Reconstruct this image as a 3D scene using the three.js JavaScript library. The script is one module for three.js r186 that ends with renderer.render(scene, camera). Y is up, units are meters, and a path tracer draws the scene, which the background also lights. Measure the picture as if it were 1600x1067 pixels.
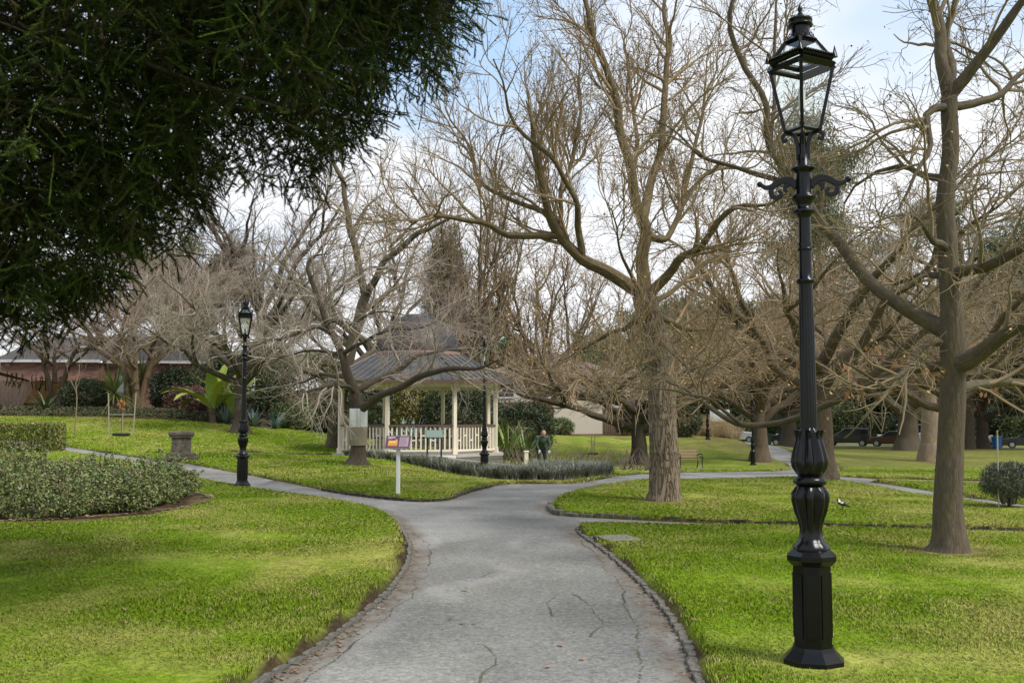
import * as THREE from 'three';
import { mergeGeometries } from 'three/addons/utils/BufferGeometryUtils.js';
import { MarchingCubes } from 'three/addons/objects/MarchingCubes.js';
import { RoundedBoxGeometry } from 'three/addons/geometries/RoundedBoxGeometry.js';

// ───────────────────────── camera, sky, sun, exposure ─────────────────────────
const scene = new THREE.Scene();
const camera = new THREE.PerspectiveCamera(36.87, 1600 / 1067, 0.1, 900);
camera.position.set(0, 1.665, 0);
camera.rotation.set(THREE.MathUtils.degToRad(4.18), 0, 0);

const renderer = new THREE.WebGLRenderer({ antialias: true });
renderer.toneMapping = THREE.LinearToneMapping;
renderer.toneMappingExposure = 1.85;
renderer.shadowMap.enabled = true;
renderer.setSize(1024, 682);

function mulberry(a) {
  return () => { a |= 0; a = a + 0x6D2B79F5 | 0; let t = Math.imul(a ^ a >>> 15, 1 | a); t = t + Math.imul(t ^ t >>> 7, 61 | t) ^ t; return ((t ^ t >>> 14) >>> 0) / 4294967296; };
}
const hash3 = (x, y, z) => { let n = Math.imul(x, 374761393) + Math.imul(y, 668265263) + Math.imul(z, 2147483647 - 1274126177) | 0; n = Math.imul(n ^ n >>> 13, 1274126177); return ((n ^ n >>> 16) >>> 0) / 4294967296; };
const sm = t => t * t * (3 - 2 * t);
function noise3(x, y, z) {
  const xi = Math.floor(x), yi = Math.floor(y), zi = Math.floor(z), a = sm(x - xi), b = sm(y - yi), c = sm(z - zi);
  const L = (p, q, t) => p + (q - p) * t;
  return L(L(L(hash3(xi, yi, zi), hash3(xi + 1, yi, zi), a), L(hash3(xi, yi + 1, zi), hash3(xi + 1, yi + 1, zi), a), b),
    L(L(hash3(xi, yi, zi + 1), hash3(xi + 1, yi, zi + 1), a), L(hash3(xi, yi + 1, zi + 1), hash3(xi + 1, yi + 1, zi + 1), a), b), c);
}
function fbm(x, y, z, o = 4) { let s = 0, a = .5, n = 0; for (let i = 0; i < o; i++) { s += a * noise3(x, y, z); n += a; a *= .5; x = x * 2.03 + 7.1; y = y * 2.03 + 3.7; z = z * 2.03 + 1.3; } return s / n; }
const ss = (a, b, t) => { t = Math.min(1, Math.max(0, (t - a) / (b - a))); return t * t * (3 - 2 * t); };
const lerp = (a, b, t) => a + (b - a) * t;

// sky: thin bright cloud with soft blue openings, the same kind of cloud all round
{
  const W = 1024, H = 512, data = new Float32Array(W * H * 4);
  for (let j = 0; j < H; j++) for (let i = 0; i < W; i++) {
    const th = ((i + .5) / W - .5) * Math.PI * 2, el = ((j + .5) / H - .5) * Math.PI;
    const y = Math.sin(el), c = Math.cos(el), x = c * Math.cos(th), z = c * Math.sin(th);
    const yy = Math.max(y, 0), k = 1 / (yy + .22);
    const n = fbm(x * k * 1.5 + 11.3, 2.2, z * k * 1.5 + 4.1, 5);
    const cover = ss(.3, .62, n + .24 * (1 - ss(.05, .36, yy)));
    const wisp = fbm(x * k * 4 + 3, 8.2, z * k * 6, 4);
    const blue = [lerp(.36, .2, ss(0, .7, yy)), lerp(.47, .33, ss(0, .7, yy)), lerp(.59, .54, ss(0, .7, yy))];
    const wh = .53 + .1 * wisp, white = [wh * .965, wh * .985, wh * 1.03];
    const o = (j * W + i) * 4;
    for (let q = 0; q < 3; q++) data[o + q] = lerp(blue[q], white[q], cover);
    if (y < 0) { const t = ss(0, .1, -y); data[o] = lerp(data[o], .16, t); data[o + 1] = lerp(data[o + 1], .18, t); data[o + 2] = lerp(data[o + 2], .12, t); }
    data[o + 3] = 1;
  }
  const sky = new THREE.DataTexture(data, W, H, THREE.RGBAFormat, THREE.FloatType);
  sky.mapping = THREE.EquirectangularReflectionMapping; sky.magFilter = THREE.LinearFilter; sky.minFilter = THREE.LinearFilter; sky.needsUpdate = true;
  scene.background = sky; scene.environment = sky;
}
const sun = new THREE.DirectionalLight(new THREE.Color(1, .95, .87), 2.1);
sun.position.set(28, 40, 2); sun.target.position.set(0, 0, -20);
sun.castShadow = true; sun.shadow.radius = 40; sun.shadow.mapSize.set(4096, 4096);
Object.assign(sun.shadow.camera, { left: -70, right: 70, top: 70, bottom: -70, near: 1, far: 220 });
scene.add(sun, sun.target);

// ───────────────────────── helpers ─────────────────────────
const V = (x, y, z) => new THREE.Vector3(x, y, z);
const taken = new Map();
function numbered(name) { const n = taken.get(name) || 0; taken.set(name, n + 1); return n ? name + '_' + String(n).padStart(3, '0') : name; }
function shadows(o) { o.traverse(m => { if (m.isMesh) { m.castShadow = true; m.receiveShadow = true; } }); return o; }
function thing(name, label, category, [x, y, z] = [0, 0, 0], turn = 0, group) {
  const o = new THREE.Group(); o.name = numbered(name); o.position.set(x, y, z); o.rotation.y = turn;
  o.userData = { label, category }; if (group) o.userData.group = group; scene.add(o); return o;
}
function part(name, geo, mat, parent, stuff) {
  const m = new THREE.Mesh(Array.isArray(geo) ? merge(geo) : geo, mat); m.name = name; m.castShadow = m.receiveShadow = true;
  if (stuff) m.userData.kind = 'stuff'; parent.add(m); return m;
}
function structure(name, geo, mat) { const m = part(numbered(name), geo, mat, scene); m.userData.kind = 'structure'; return m; }
function merge(list) { return mergeGeometries(list.map(g => { const q = g.index ? g.toNonIndexed() : g.clone(); for (const k of Object.keys(q.attributes)) if (!['position', 'normal', 'uv'].includes(k)) q.deleteAttribute(k); return q; })); }
function dup(root, [x, y, z], turn, label, group) {
  const r = root.clone(); r.name = numbered(root.name.replace(/_\d{3}$/, '')); r.userData = { ...root.userData, label }; if (group) r.userData.group = group;
  r.position.set(x, y, z); r.rotation.y = turn; scene.add(r); return r;
}
const box = (w, h, d, x = 0, y = 0, z = 0, ry = 0) => { const g = new THREE.BoxGeometry(w, h, d); if (ry) g.rotateY(ry); return g.translate(x, y, z); };
const rbox = (w, h, d, r, x = 0, y = 0, z = 0) => new RoundedBoxGeometry(w, h, d, 2, r).translate(x, y, z);
const cyl = (r0, r1, h, n = 16, x = 0, y = 0, z = 0) => new THREE.CylinderGeometry(r1, r0, h, n).translate(x, y + h / 2, z);
const lathe = (pts, n = 24) => new THREE.LatheGeometry(pts.map(p => new THREE.Vector2(p[0], p[1])), n);
function bar(a, b, r, n = 6) { const d = V(...b).sub(V(...a)), L = d.length(); const g = new THREE.CylinderGeometry(r, r, L, n); g.applyQuaternion(new THREE.Quaternion().setFromUnitVectors(V(0, 1, 0), d.normalize())); return g.translate((a[0] + b[0]) / 2, (a[1] + b[1]) / 2, (a[2] + b[2]) / 2); }
function plank(a, b, w, t) { const d = V(...b).sub(V(...a)), L = d.length(); const g = new THREE.BoxGeometry(w, L, t); g.applyQuaternion(new THREE.Quaternion().setFromUnitVectors(V(0, 1, 0), d.normalize())); return g.translate((a[0] + b[0]) / 2, (a[1] + b[1]) / 2, (a[2] + b[2]) / 2); }
const tube = (pts, r, n = 24, k = 6) => new THREE.TubeGeometry(new THREE.CatmullRomCurve3(pts.map(p => V(...p))), n, r, k);
const RGB = (r, g, b) => new THREE.Color().setRGB(r, g, b);
const mat = (c, rough = .8, o = {}) => new THREE.MeshStandardMaterial({ color: Array.isArray(c) ? RGB(...c) : c, roughness: rough, ...o });
function tex(w, h, fn, srgb = true) {
  const d = new Uint8Array(w * h * 4);
  for (let j = 0; j < h; j++) for (let i = 0; i < w; i++) { const c = fn(i / w, j / h, i, j); const o = (j * w + i) * 4; for (let q = 0; q < 3; q++) d[o + q] = Math.max(0, Math.min(255, 255 * (Array.isArray(c) ? c[q] : c))); d[o + 3] = 255; }
  const t = new THREE.DataTexture(d, w, h); t.wrapS = t.wrapT = THREE.RepeatWrapping; t.magFilter = THREE.LinearFilter; t.minFilter = THREE.LinearMipmapLinearFilter; t.generateMipmaps = true;
  if (srgb) t.colorSpace = THREE.SRGBColorSpace; t.needsUpdate = true; return t;
}
// periodic noise so that tiles join: u, v in 0..1, n cells
function pn(u, v, n, m, s) { const x = u * n, y = v * m, xi = Math.floor(x), yi = Math.floor(y), a = sm(x - xi), b = sm(y - yi); const H = (i, j) => hash3((i % n + n) % n, (j % m + m) % m, s); return lerp(lerp(H(xi, yi), H(xi + 1, yi), a), lerp(H(xi, yi + 1), H(xi + 1, yi + 1), a), b); }
function pf(u, v, n, m, s, o = 4) { let r = 0, a = .5, w = 0; for (let i = 0; i < o; i++) { r += a * pn(u, v, n, m, s + i); w += a; a *= .55; n *= 2; m *= 2; } return r / w; }

// ───────────────────────── terrain ─────────────────────────
function hgt(x, z) {
  const d = -z;
  return -1.15 * ss(22, 62, d) * ss(-6, 5, x) + 1.75 * ss(24, 56, d) * ss(2, 18, -x) + .25 * ss(22, 33, d) * ss(1, 5, -x) + 1.4 * ss(52, 78, d) * (1 - ss(12, 26, x)) * ss(-14, -6, x);
}
const P_MAIN = [[-2.1, 1], [-1.85, -4], [-1.59, -6.49], [-1.4, -7.61], [-1.22, -9.45], [-1.19, -11.4], [-1.35, -13.42], [-1.74, -15.77], [-2.17, -17.52], [-2.84, -19.14], [-4.38, -21.43], [-5.75, -23.18], [-8.22, -26.47], [-9.44, -28.42], [-11.24, -30.16], [-13.88, -32.36], [-19, -35.5],
[-19, -37], [-14.2, -33.8], [-11.64, -31.7], [-9.64, -30.2], [-6.14, -26.02], [-4.35, -23.36], [-3.21, -21.6], [-2.28, -20.55], [-1.75, -20.2], [-1.37, -20.34], [-1.09, -21.95], [-.46, -24.68], [-.1, -25.7], [.6, -25.85], [1.35, -25.95], [2.2, -27.6], [3.28, -31.43], [4.51, -34.61], [6.06, -37.57], [8.5, -39.8], [11.46, -41.95], [13, -41.5], [11, -35], [8, -29.29], [5.11, -27.45], [3.52, -27], [2.51, -25.32], [1.5, -22.9], [1.0, -21.1], [.74, -19.2], [.7, -18], [.8, -17.45], [2.05, -16.6], [3.9, -15.85], [7.41, -15.05], [14, -14.2], [14, -13.6], [7.13, -14.42], [4.15, -15.24], [2.49, -15.5], [1.1, -15.72], [.92, -15.2], [1.16, -12.49], [1.29, -9.97], [1.29, -8.05], [1.15, -6.49], [.9, -4], [.6, 1]];
const STRIPS = [ // centre lines and half widths of the lesser paths
  [[[8.2, -33], [9.3, -28.6], [12.8, -25.8], [22, -20.5]], 1.0], [[[9.0, -27.5], [8.85, -21.95], [9.35, -18.74], [11, -14.5]], .42],
  [[[11.8, -41.5], [14.6, -49], [16.6, -57], [16.9, -66], [18.5, -78], [25, -99]], 1.3], [[[-9, -34.5], [-6.6, -34.3], [-5.2, -35.6]], .6]];
const DITCH = [[-19, -37.5], [-15.7, -36.6], [-12.2, -35.66], [-8.6, -34.6], [-6.2, -33.6]]; // spade-cut edge across the upper lawn
const ditchDist = (x, z) => { let d = 9; if (x < -5 && x > -20 && z < -32 && z > -39) for (let i = 0; i < DITCH.length - 1; i++) d = Math.min(d, segDist(x, z, DITCH[i], DITCH[i + 1])); return d; };
function segDist(px, pz, a, b) { const dx = b[0] - a[0], dz = b[1] - a[1], t = Math.max(0, Math.min(1, ((px - a[0]) * dx + (pz - a[1]) * dz) / (dx * dx + dz * dz))); return Math.hypot(px - a[0] - t * dx, pz - a[1] - t * dz); }
function inside(poly, x, z) { let c = false; for (let i = 0, j = poly.length - 1; i < poly.length; j = i++) { const a = poly[i], b = poly[j]; if ((a[1] > z) !== (b[1] > z) && x < (b[0] - a[0]) * (z - a[1]) / (b[1] - a[1]) + a[0]) c = !c; } return c; }
// smooth the main outline once so that its bends are round
const PATH = (() => { const c = new THREE.CatmullRomCurve3(P_MAIN.map(p => V(p[0], 0, p[1])), true, 'centripetal'); return c.getPoints(P_MAIN.length * 4).slice(0, -1).map(p => [p.x, p.z]); })();
function pathDistExact(x, z) {
  let d = 1e9; for (let i = 0; i < PATH.length; i++) d = Math.min(d, segDist(x, z, PATH[i], PATH[(i + 1) % PATH.length]));
  if (inside(PATH, x, z)) d = -d;
  for (const [l, w] of STRIPS) for (let i = 0; i < l.length - 1; i++) d = Math.min(d, segDist(x, z, l[i], l[i + 1]) - w);
  return d;
}
const pathDist = (() => { // the same distance, read from a table
  const s = .12, x0 = -22, z0 = -106, nx = 450, nz = 910, t = new Float32Array(nx * nz);
  for (let j = 0; j < nz; j++) for (let i = 0; i < nx; i++) t[j * nx + i] = pathDistExact(x0 + i * s, z0 + j * s);
  return (x, z) => { const u = (x - x0) / s, v = (z - z0) / s, i = Math.floor(u), j = Math.floor(v); if (i < 0 || j < 0 || i >= nx - 1 || j >= nz - 1) return 9; const a = u - i, b = v - j, o = j * nx + i; return lerp(lerp(t[o], t[o + 1], a), lerp(t[o + nx], t[o + nx + 1], a), b); };
})();
const LAWN = .07;   // the turf stands this far above the paths
const BEDS = [ // planted soil
  [[-7.6, -15.7], [-6.6, -15.75], [-5.9, -16.7], [-5.75, -18.5], [-5.9, -20.6], [-6.6, -21.6], [-8.5, -22.6], [-13, -22.6], [-13, -15.9]],
  [[-5.6, -33.9], [-3.4, -32.4], [-2.05, -30], [-.3, -26.3], [1.3, -26.1], [2.1, -27.8], [3.2, -31.4], [3.2, -33], [0, -33.4], [-1, -34], [-4, -35]],
  [[-40, -46.3], [-23, -46.4], [-16.7, -45], [-11.6, -46.2], [-10, -48], [-5, -50], [-1, -56], [1, -66], [3, -74], [14, -75], [12, -90], [-50, -90]],
];
const bedDist = (x, z) => { let d = 1e9; for (const b of BEDS) { let q = 1e9; for (let i = 0; i < b.length; i++) q = Math.min(q, segDist(x, z, b[i], b[(i + 1) % b.length])); d = Math.min(d, inside(b, x, z) ? -q : q); } return d; };
const roadDist = (x, z) => segDist(x, z, [10, -109.5], [75, -80]) - 3.6;
function gy(x, z) { // finished surface of the ground
  const e = pathDist(x, z), r = roadDist(x, z);
  return hgt(x, z) + Math.min(lerp(-.03, LAWN, ss(-.02, .1, e)), lerp(-.08, LAWN, ss(-.1, .2, r)), lerp(-.08, LAWN, ss(.06, .16, ditchDist(x, z))));
}
// ───────────────────────── ground, paths, kerbs ─────────────────────────
const ticks = (...runs) => { const t = []; for (const [a, b, s] of runs) { const n = Math.max(1, Math.round(Math.abs(b - a) / s)); for (let i = 0; i < n; i++) t.push(a + (b - a) * i / n); } t.push(runs[runs.length - 1][1]); return t; };
const TX = ticks([-400, -80, 40], [-80, -30, 5], [-30, -16, .5], [-16, -7, .2], [-7, 5, .1], [5, 16, .16], [16, 34, .5], [34, 80, 4], [80, 400, 40]);
const TZ = ticks([6, -4, 1], [-4, -22, .1], [-22, -38, .15], [-38, -58, .4], [-58, -112, .8], [-112, -160, 4], [-160, -600, 40]);
function lawnTone(x, z) { // 0 lush .. 1 dry, patches as in the mown turf
  const a = fbm(x * .55 + 3, 0, z * .4, 3), b = fbm(x * 2.1, 5, z * 1.6, 3), c = fbm(x * .12 + 9, 3, z * .12, 2);
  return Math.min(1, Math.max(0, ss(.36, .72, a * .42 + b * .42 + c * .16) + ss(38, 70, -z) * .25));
}
const GREEN = [.2, .315, .014], DRY = [.43, .41, .115], SOIL = [.07, .048, .03], LITTER = [.17, .115, .065];
const nearKerb = (x, z) => z > -15.5 && Math.abs(x) < 2.6;
const mix3 = (a, b, t) => [lerp(a[0], b[0], t), lerp(a[1], b[1], t), lerp(a[2], b[2], t)];
const grassTex = tex(512, 512, (u, v) => { const n = pf(u, v, 48, 48, 3, 3), m = pf(u, v, 9, 9, 11, 3), k = .66 + .42 * n + .22 * (m - .5); return [k, k, k * .96]; });
{
  const nx = TX.length, nz = TZ.length, pos = new Float32Array(nx * nz * 3), col = new Float32Array(nx * nz * 3), uv = new Float32Array(nx * nz * 2), sd = new Float32Array(nx * nz), idx = [], pidx = [], ridx = [];
  const near = (x, z) => x > -20 && x < 30 && z > -104;
  for (let j = 0; j < nz; j++) for (let i = 0; i < nx; i++) {
    const x = TX[i], z = TZ[j], o = j * nx + i, e = near(x, z) ? pathDist(x, z) : 9, r = roadDist(x, z); sd[o] = e;
    pos[o * 3] = x; pos[o * 3 + 2] = z;
    pos[o * 3 + 1] = hgt(x, z) + Math.min(lerp(-.03, LAWN, ss(-.02, .1, e)), lerp(-.08, LAWN, ss(-.1, .2, r)), lerp(-.08, LAWN, ss(.06, .16, ditchDist(x, z)))) + (e > .1 ? .03 * (fbm(x * .8, 1, z * .8, 2) - .5) : 0);
    let c = mix3(GREEN, DRY, lawnTone(x, z) * .8);
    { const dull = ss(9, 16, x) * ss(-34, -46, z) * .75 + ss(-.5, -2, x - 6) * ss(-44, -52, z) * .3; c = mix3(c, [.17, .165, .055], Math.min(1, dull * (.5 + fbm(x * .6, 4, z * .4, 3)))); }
    if (ditchDist(x, z) < .2) c = mix3(c, SOIL, 1 - ss(.1, .2, ditchDist(x, z))); const cut = nearKerb(x, z) ? [.085, .13] : [.05, .15]; c = mix3(c, SOIL, 1 - ss(cut[0], cut[1], e));
    const b = bedDist(x, z); if (b < .3) c = mix3(c, mix3(SOIL, LITTER, ss(.4, .62, fbm(x * 3, 2, z * 3, 3))), 1 - ss(-.1, .12, b + .15 * (fbm(x * 4, 7, z * 4, 2) - .5)));
    // bare earth round the foot of trees and by the street
    for (const [tx, tz, rr] of [[2.89, -19.7, .95], [5.19, -12.32, .75], [-4.54, -30, .8], [8.2, -27.06, .9], [25.7, -63, 2.6], [13.9, -59, 1.3], [6.9, -56, 2.5], [32.7, -84, 3]]) { const q = Math.hypot(x - tx, z - tz) + 1.3 * (fbm(x * 1.3, 4, z * 1.3, 3) - .5); c = mix3(c, LITTER, .7 * (1 - ss(rr * .5, rr, q))); }
    if (z < -62 && x > 5 && x < 16) c = mix3(c, LITTER, .6 * ss(-62, -70, z) * ss(.35, .6, fbm(x, 2, z, 3)));
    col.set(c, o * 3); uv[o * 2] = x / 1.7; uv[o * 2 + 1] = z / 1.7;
    if (i < nx - 1 && j < nz - 1) { const a = o, bb = o + 1, d = o + nx, f = o + nx + 1; idx.push(a, bb, d, bb, f, d); }
  }
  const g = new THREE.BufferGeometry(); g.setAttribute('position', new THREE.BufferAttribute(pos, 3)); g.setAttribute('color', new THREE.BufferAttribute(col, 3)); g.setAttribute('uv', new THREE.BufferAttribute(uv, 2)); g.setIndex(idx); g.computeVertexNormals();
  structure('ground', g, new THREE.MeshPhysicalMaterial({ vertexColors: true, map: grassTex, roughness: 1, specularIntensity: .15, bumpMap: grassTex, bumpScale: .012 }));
  // the asphalt sheet reaches a little way under the turf on both sides
  const pp = pos.slice(), puv = new Float32Array(nx * nz * 2);
  for (let o = 0; o < nx * nz; o++) { const x = pos[o * 3], z = pos[o * 3 + 2]; pp[o * 3 + 1] = hgt(x, z) + .012 * (fbm(x * .7, 3, z * .7, 2) - .5); puv[o * 2] = (x + 6) / 12; puv[o * 2 + 1] = (-z - 4) / 24; }
  for (let j = 0; j < nz - 1; j++) for (let i = 0; i < nx - 1; i++) { const a = j * nx + i; if (Math.min(sd[a], sd[a + 1], sd[a + nx], sd[a + nx + 1]) < .09) pidx.push(a, a + 1, a + nx, a + 1, a + nx + 1, a + nx); }
  const cracks = [[[-1.31, -5.2], [-1.31, -6.49], [-1.14, -7.71], [-.95, -9.61], [-.92, -11.68], [-1.09, -13.42], [-1.52, -15.32], [-2.1, -16.97]], [[.78, -5], [.81, -6.49], [.93, -7.5], [1.02, -8.98], [1.04, -10.55], [1.0, -12.49], [.85, -14.5], [.75, -15.07]], [[.59, -7.89], [.71, -8.3], [.69, -8.83], [.7, -9.13], [.55, -9.8]], [[.29, -8.69], [.27, -9.29], [.42, -9.79]], [[-.63, -10.76], [-.39, -10.55], [-.21, -11.2]], [[-.3, -6.2], [-.1, -7], [-.2, -7.6]], [[-1.1, -13.4], [-.2, -14.2], [.8, -14.6]], [[-1.9, -17.6], [-.6, -17.2], [.7, -17.4]]];
  const S = 1024, dist = new Float32Array(S * S * 2).fill(9), W2 = S, H2 = S * 2;
  for (const c of cracks) { // rasterise each crack with a wandering line
    for (let s = 0; s < c.length - 1; s++) { const n = 260; for (let k = 0; k < n; k++) { const t = k / n, x0 = lerp(c[s][0], c[s + 1][0], t), z0 = lerp(c[s][1], c[s + 1][1], t); const x = x0 + .16 * (fbm(x0 * 2.2, 1, z0 * 2.2, 4) - .5), z = z0; const u = (x + 6) / 12 * W2, v = (-z - 4) / 24 * H2;
      for (let q = -5; q <= 5; q++) for (let w = -3; w <= 3; w++) { const a = Math.round(u) + q, b = Math.round(v) + w; if (a < 0 || b < 0 || a >= W2 || b >= H2) continue; const dd = Math.hypot((a - u) * 12 / W2, (b - v) * 24 / H2); if (dd < dist[b * W2 + a]) dist[b * W2 + a] = dd; } } }
  }
  const asphalt = tex(W2, H2, (u, v, i, j) => {
    const x = u * 12 - 6, z = -(v * 24 + 4), g0 = hash3(i, j, 5), g1 = noise3(x * 38, 0, z * 38), p = fbm(x * 1.1, 2, z * .9, 4), q = fbm(x * .35, 6, z * .35, 3);
    let k = .458 + .15 * (g0 - .5) + .11 * (g1 - .5) + .24 * (p - .5) + .24 * (q - .5);
    let c = [k * 1.015, k * 1.005, k * .955];
    const e = -pathDist(x, z), gut = 1 - ss(.12, .34, e + .25 * (fbm(x * 3, 3, z * 3, 3) - .5));
    if (e > -.2 && gut > 0) { const l = fbm(x * 9, 8, z * 9, 3); c = mix3(c, mix3([.43, .39, .34], [.36, .29, .22], ss(.45, .65, l)), .55 * gut); }
    const pale = ss(.62, .75, fbm(x * 1.7 + 20, 3, z * .8, 3)); c = mix3(c, [.64, .63, .61], .35 * pale);
    const dc = dist[j * W2 + i]; if (dc < .03) { const wn = .0035 + .006 * ss(.35, .7, fbm(x * 3, 4, z * 3, 3)), t = 1 - ss(wn * .6, wn * 1.5, dc); c = mix3(c, mix3([.12, .11, .09], [.22, .24, .1], ss(.5, .62, fbm(x * 2.2, 9, z * 2.2, 2))), .68 * t); }
    return c;
  });
  const grain = tex(256, 256, (u, v) => .5 * hash3(Math.floor(u * 256), Math.floor(v * 256), 2) + .5 * pf(u, v, 64, 64, 3, 2), false); grain.repeat.set(16, 32);
  const pg = new THREE.BufferGeometry(); pg.setAttribute('position', new THREE.BufferAttribute(pp, 3)); pg.setAttribute('uv', new THREE.BufferAttribute(puv, 2)); pg.setIndex(pidx);
  const pn2 = pg.toNonIndexed(); pn2.computeVertexNormals();
  structure('asphalt_path', pn2, new THREE.MeshStandardMaterial({ map: asphalt, roughness: .88, bumpMap: grain, bumpScale: .004 }));
  // street beyond the park
  const rs = []; for (let i = 0; i <= 40; i++) { const t = i / 40, x = lerp(10, 75, t), z = lerp(-109.5, -80, t); for (const s of [-3.5, 3.5]) rs.push(x + s * .413, hgt(x, z) - .03, z + s * .91); }
  const ri = []; for (let i = 0; i < 40; i++) { const a = i * 2; ri.push(a, a + 1, a + 2, a + 1, a + 3, a + 2); }
  const rg = new THREE.BufferGeometry(); rg.setAttribute('position', new THREE.Float32BufferAttribute(rs, 3)); rg.setIndex(ri); rg.computeVertexNormals(); structure('street', rg, mat([.16, .16, .165], .9));
}
// kerb stones along both sides of the walk, each stone on its own
const stoneTex = tex(256, 256, (u, v) => { const n = pf(u, v, 8, 8, 21, 5), s = hash3(Math.floor(u * 256), Math.floor(v * 256), 4); const k = .36 + .3 * (n - .5) + .1 * (s - .5); const m = ss(.55, .7, pf(u, v, 5, 5, 40, 3)); return mix3([k * 1.04, k, k * .92], [k * .72, k * .74, k * .5], m * .6); });
const stoneMat = new THREE.MeshStandardMaterial({ map: stoneTex, roughness: .93, bumpMap: stoneTex, bumpScale: .02 });
const stoneGeos = [...Array(6)].map((_, k) => { const r = mulberry(90 + k), g = new THREE.IcosahedronGeometry(1, 2), p = g.attributes.position; for (let i = 0; i < p.count; i++) { const v = V(p.getX(i), p.getY(i), p.getZ(i)), n = 1 + .3 * (fbm(v.x * 1.4 + k * 9, v.y * 1.4, v.z * 1.4, 3) - .5); const q = a => Math.sign(a) * Math.pow(Math.abs(a), .45) * .86; p.setXYZ(i, q(v.x) * n, q(v.y) * n, q(v.z) * n); } g.computeVertexNormals(); return g; });
const darkStone = new THREE.MeshStandardMaterial({ color: RGB(.35, .31, .25), map: stoneTex, roughness: .95, bumpMap: stoneTex, bumpScale: .02 });
function kerbLine(name, line, len, wid, hi, seed, parent, stone = stoneMat) {
  const r = mulberry(seed), c = new THREE.CatmullRomCurve3(line.map(p => V(p[0], 0, p[1])), false, 'centripetal'), L = c.getLength(); let s = 0;
  while (s < L - len) { const l = len * (.65 + .8 * r()), a = c.getPointAt(s / L), b = c.getPointAt(Math.min(1, (s + l) / L)), m = new THREE.Mesh(stoneGeos[Math.floor(r() * 6)], stone); m.name = name; m.castShadow = m.receiveShadow = true; const x = (a.x + b.x) / 2, z = (a.z + b.z) / 2; m.position.set(x + .02 * (r() - .5), hgt(x, z) + hi * (.1 + .35 * r()), z + .02 * (r() - .5)); m.rotation.set(.12 * (r() - .5), -Math.atan2(b.z - a.z, b.x - a.x) + .2 * (r() - .5), .12 * (r() - .5)); m.scale.set(l * .5, hi * (.75 + .5 * r()), wid * .5 * (.8 + .4 * r())); parent.add(m); s += l * 1.02; }
}
const kerb = (name) => { const g = new THREE.Group(); g.name = numbered(name); g.userData.kind = 'structure'; scene.add(g); return g; };
const off = (l, d) => l.map(p => [p[0] + d, p[1]]);
kerbLine('kerb_stone', off([[-1.85, -4.4], [-1.59, -6.49], [-1.4, -7.61], [-1.22, -9.45], [-1.19, -11.4], [-1.35, -13.42], [-1.6, -15]], .02), .19, .08, .027, 1, kerb('kerb'));
kerbLine('kerb_stone', [[.95, -4.4], [1.17, -6.49], [1.3, -8.05], [1.3, -9.97], [1.17, -12.49], [.96, -15], [1.0, -15.5]], .17, .085, .03, 2, kerb('kerb'));
kerbLine('edging_stone', [[.74, -19.6], [.7, -18.2], [.82, -17.45], [1.5, -17.0], [2.3, -16.6]], .24, .15, .07, 3, kerb('stone_edging'));
kerbLine('edging_stone', [[2.4, -16.52], [3.9, -15.92], [7.41, -15.12], [10, -14.8]], .3, .1, .05, 5, kerb('stone_edging'), darkStone);
kerbLine('edging_stone', [[-4.3, -23.2], [-3.21, -21.55], [-2.28, -20.5], [-1.75, -20.17], [-1.35, -20.4], [-1.08, -21.95], [-.45, -24.68]], .26, .08, .045, 4, kerb('stone_edging'), darkStone);
{ const s = thing('drain_slab', 'flat square concrete drain slab set in grass behind kerb', 'slab', [1.4, gy(1.4, -13.6) - .012, -13.6], .3); part('cover', rbox(.46, .05, .62, .015), mat([.2, .19, .165], .95, { bumpMap: stoneTex, bumpScale: .006 }), s); part('collar', [box(.52, .03, .04, 0, -.012, .332), box(.52, .03, .04, 0, -.012, -.332)], mat([.22, .21, .19], .95), s); }

// grass blades
function bladeTuft(n, spread, hh, w, seed, lean = .5) {
  const r = mulberry(seed), p = [], nn = [];
  for (let i = 0; i < n; i++) { const a = r() * 6.28, q = Math.sqrt(r()) * spread, x = Math.cos(a) * q, z = Math.sin(a) * q, t = r() * 6.28, h = hh * (.55 + .6 * r()), l = h * lean * (.3 + r()), bx = Math.cos(t) * w, bz = Math.sin(t) * w, da = r() * 6.28, mx = Math.cos(da) * l * .35, mz = Math.sin(da) * l * .35, ex = Math.cos(da) * l, ez = Math.sin(da) * l;
    const A = [x - bx, -.01, z - bz], B = [x + bx, -.01, z + bz], C = [x + mx - bx * .7, h * .6, z + mz - bz * .7], D = [x + mx + bx * .7, h * .6, z + mz + bz * .7], E = [x + ex, h, z + ez]; p.push(...A, ...B, ...C, ...B, ...D, ...C, ...C, ...D, ...E); }
  const g = new THREE.BufferGeometry(); g.setAttribute('position', new THREE.Float32BufferAttribute(p, 3)); g.computeVertexNormals(); const q = g.attributes.normal; for (let i = 0; i < q.count; i++) { const v = V(q.getX(i), q.getY(i), q.getZ(i)); if (v.y < 0) v.negate(); v.y += 1.6; v.normalize(); q.setXYZ(i, v.x, v.y, v.z); } return g;
}
const leafMat = (rough = .75, o = {}) => new THREE.MeshStandardMaterial({ color: 0xffffff, roughness: rough, side: THREE.DoubleSide, ...o });
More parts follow.
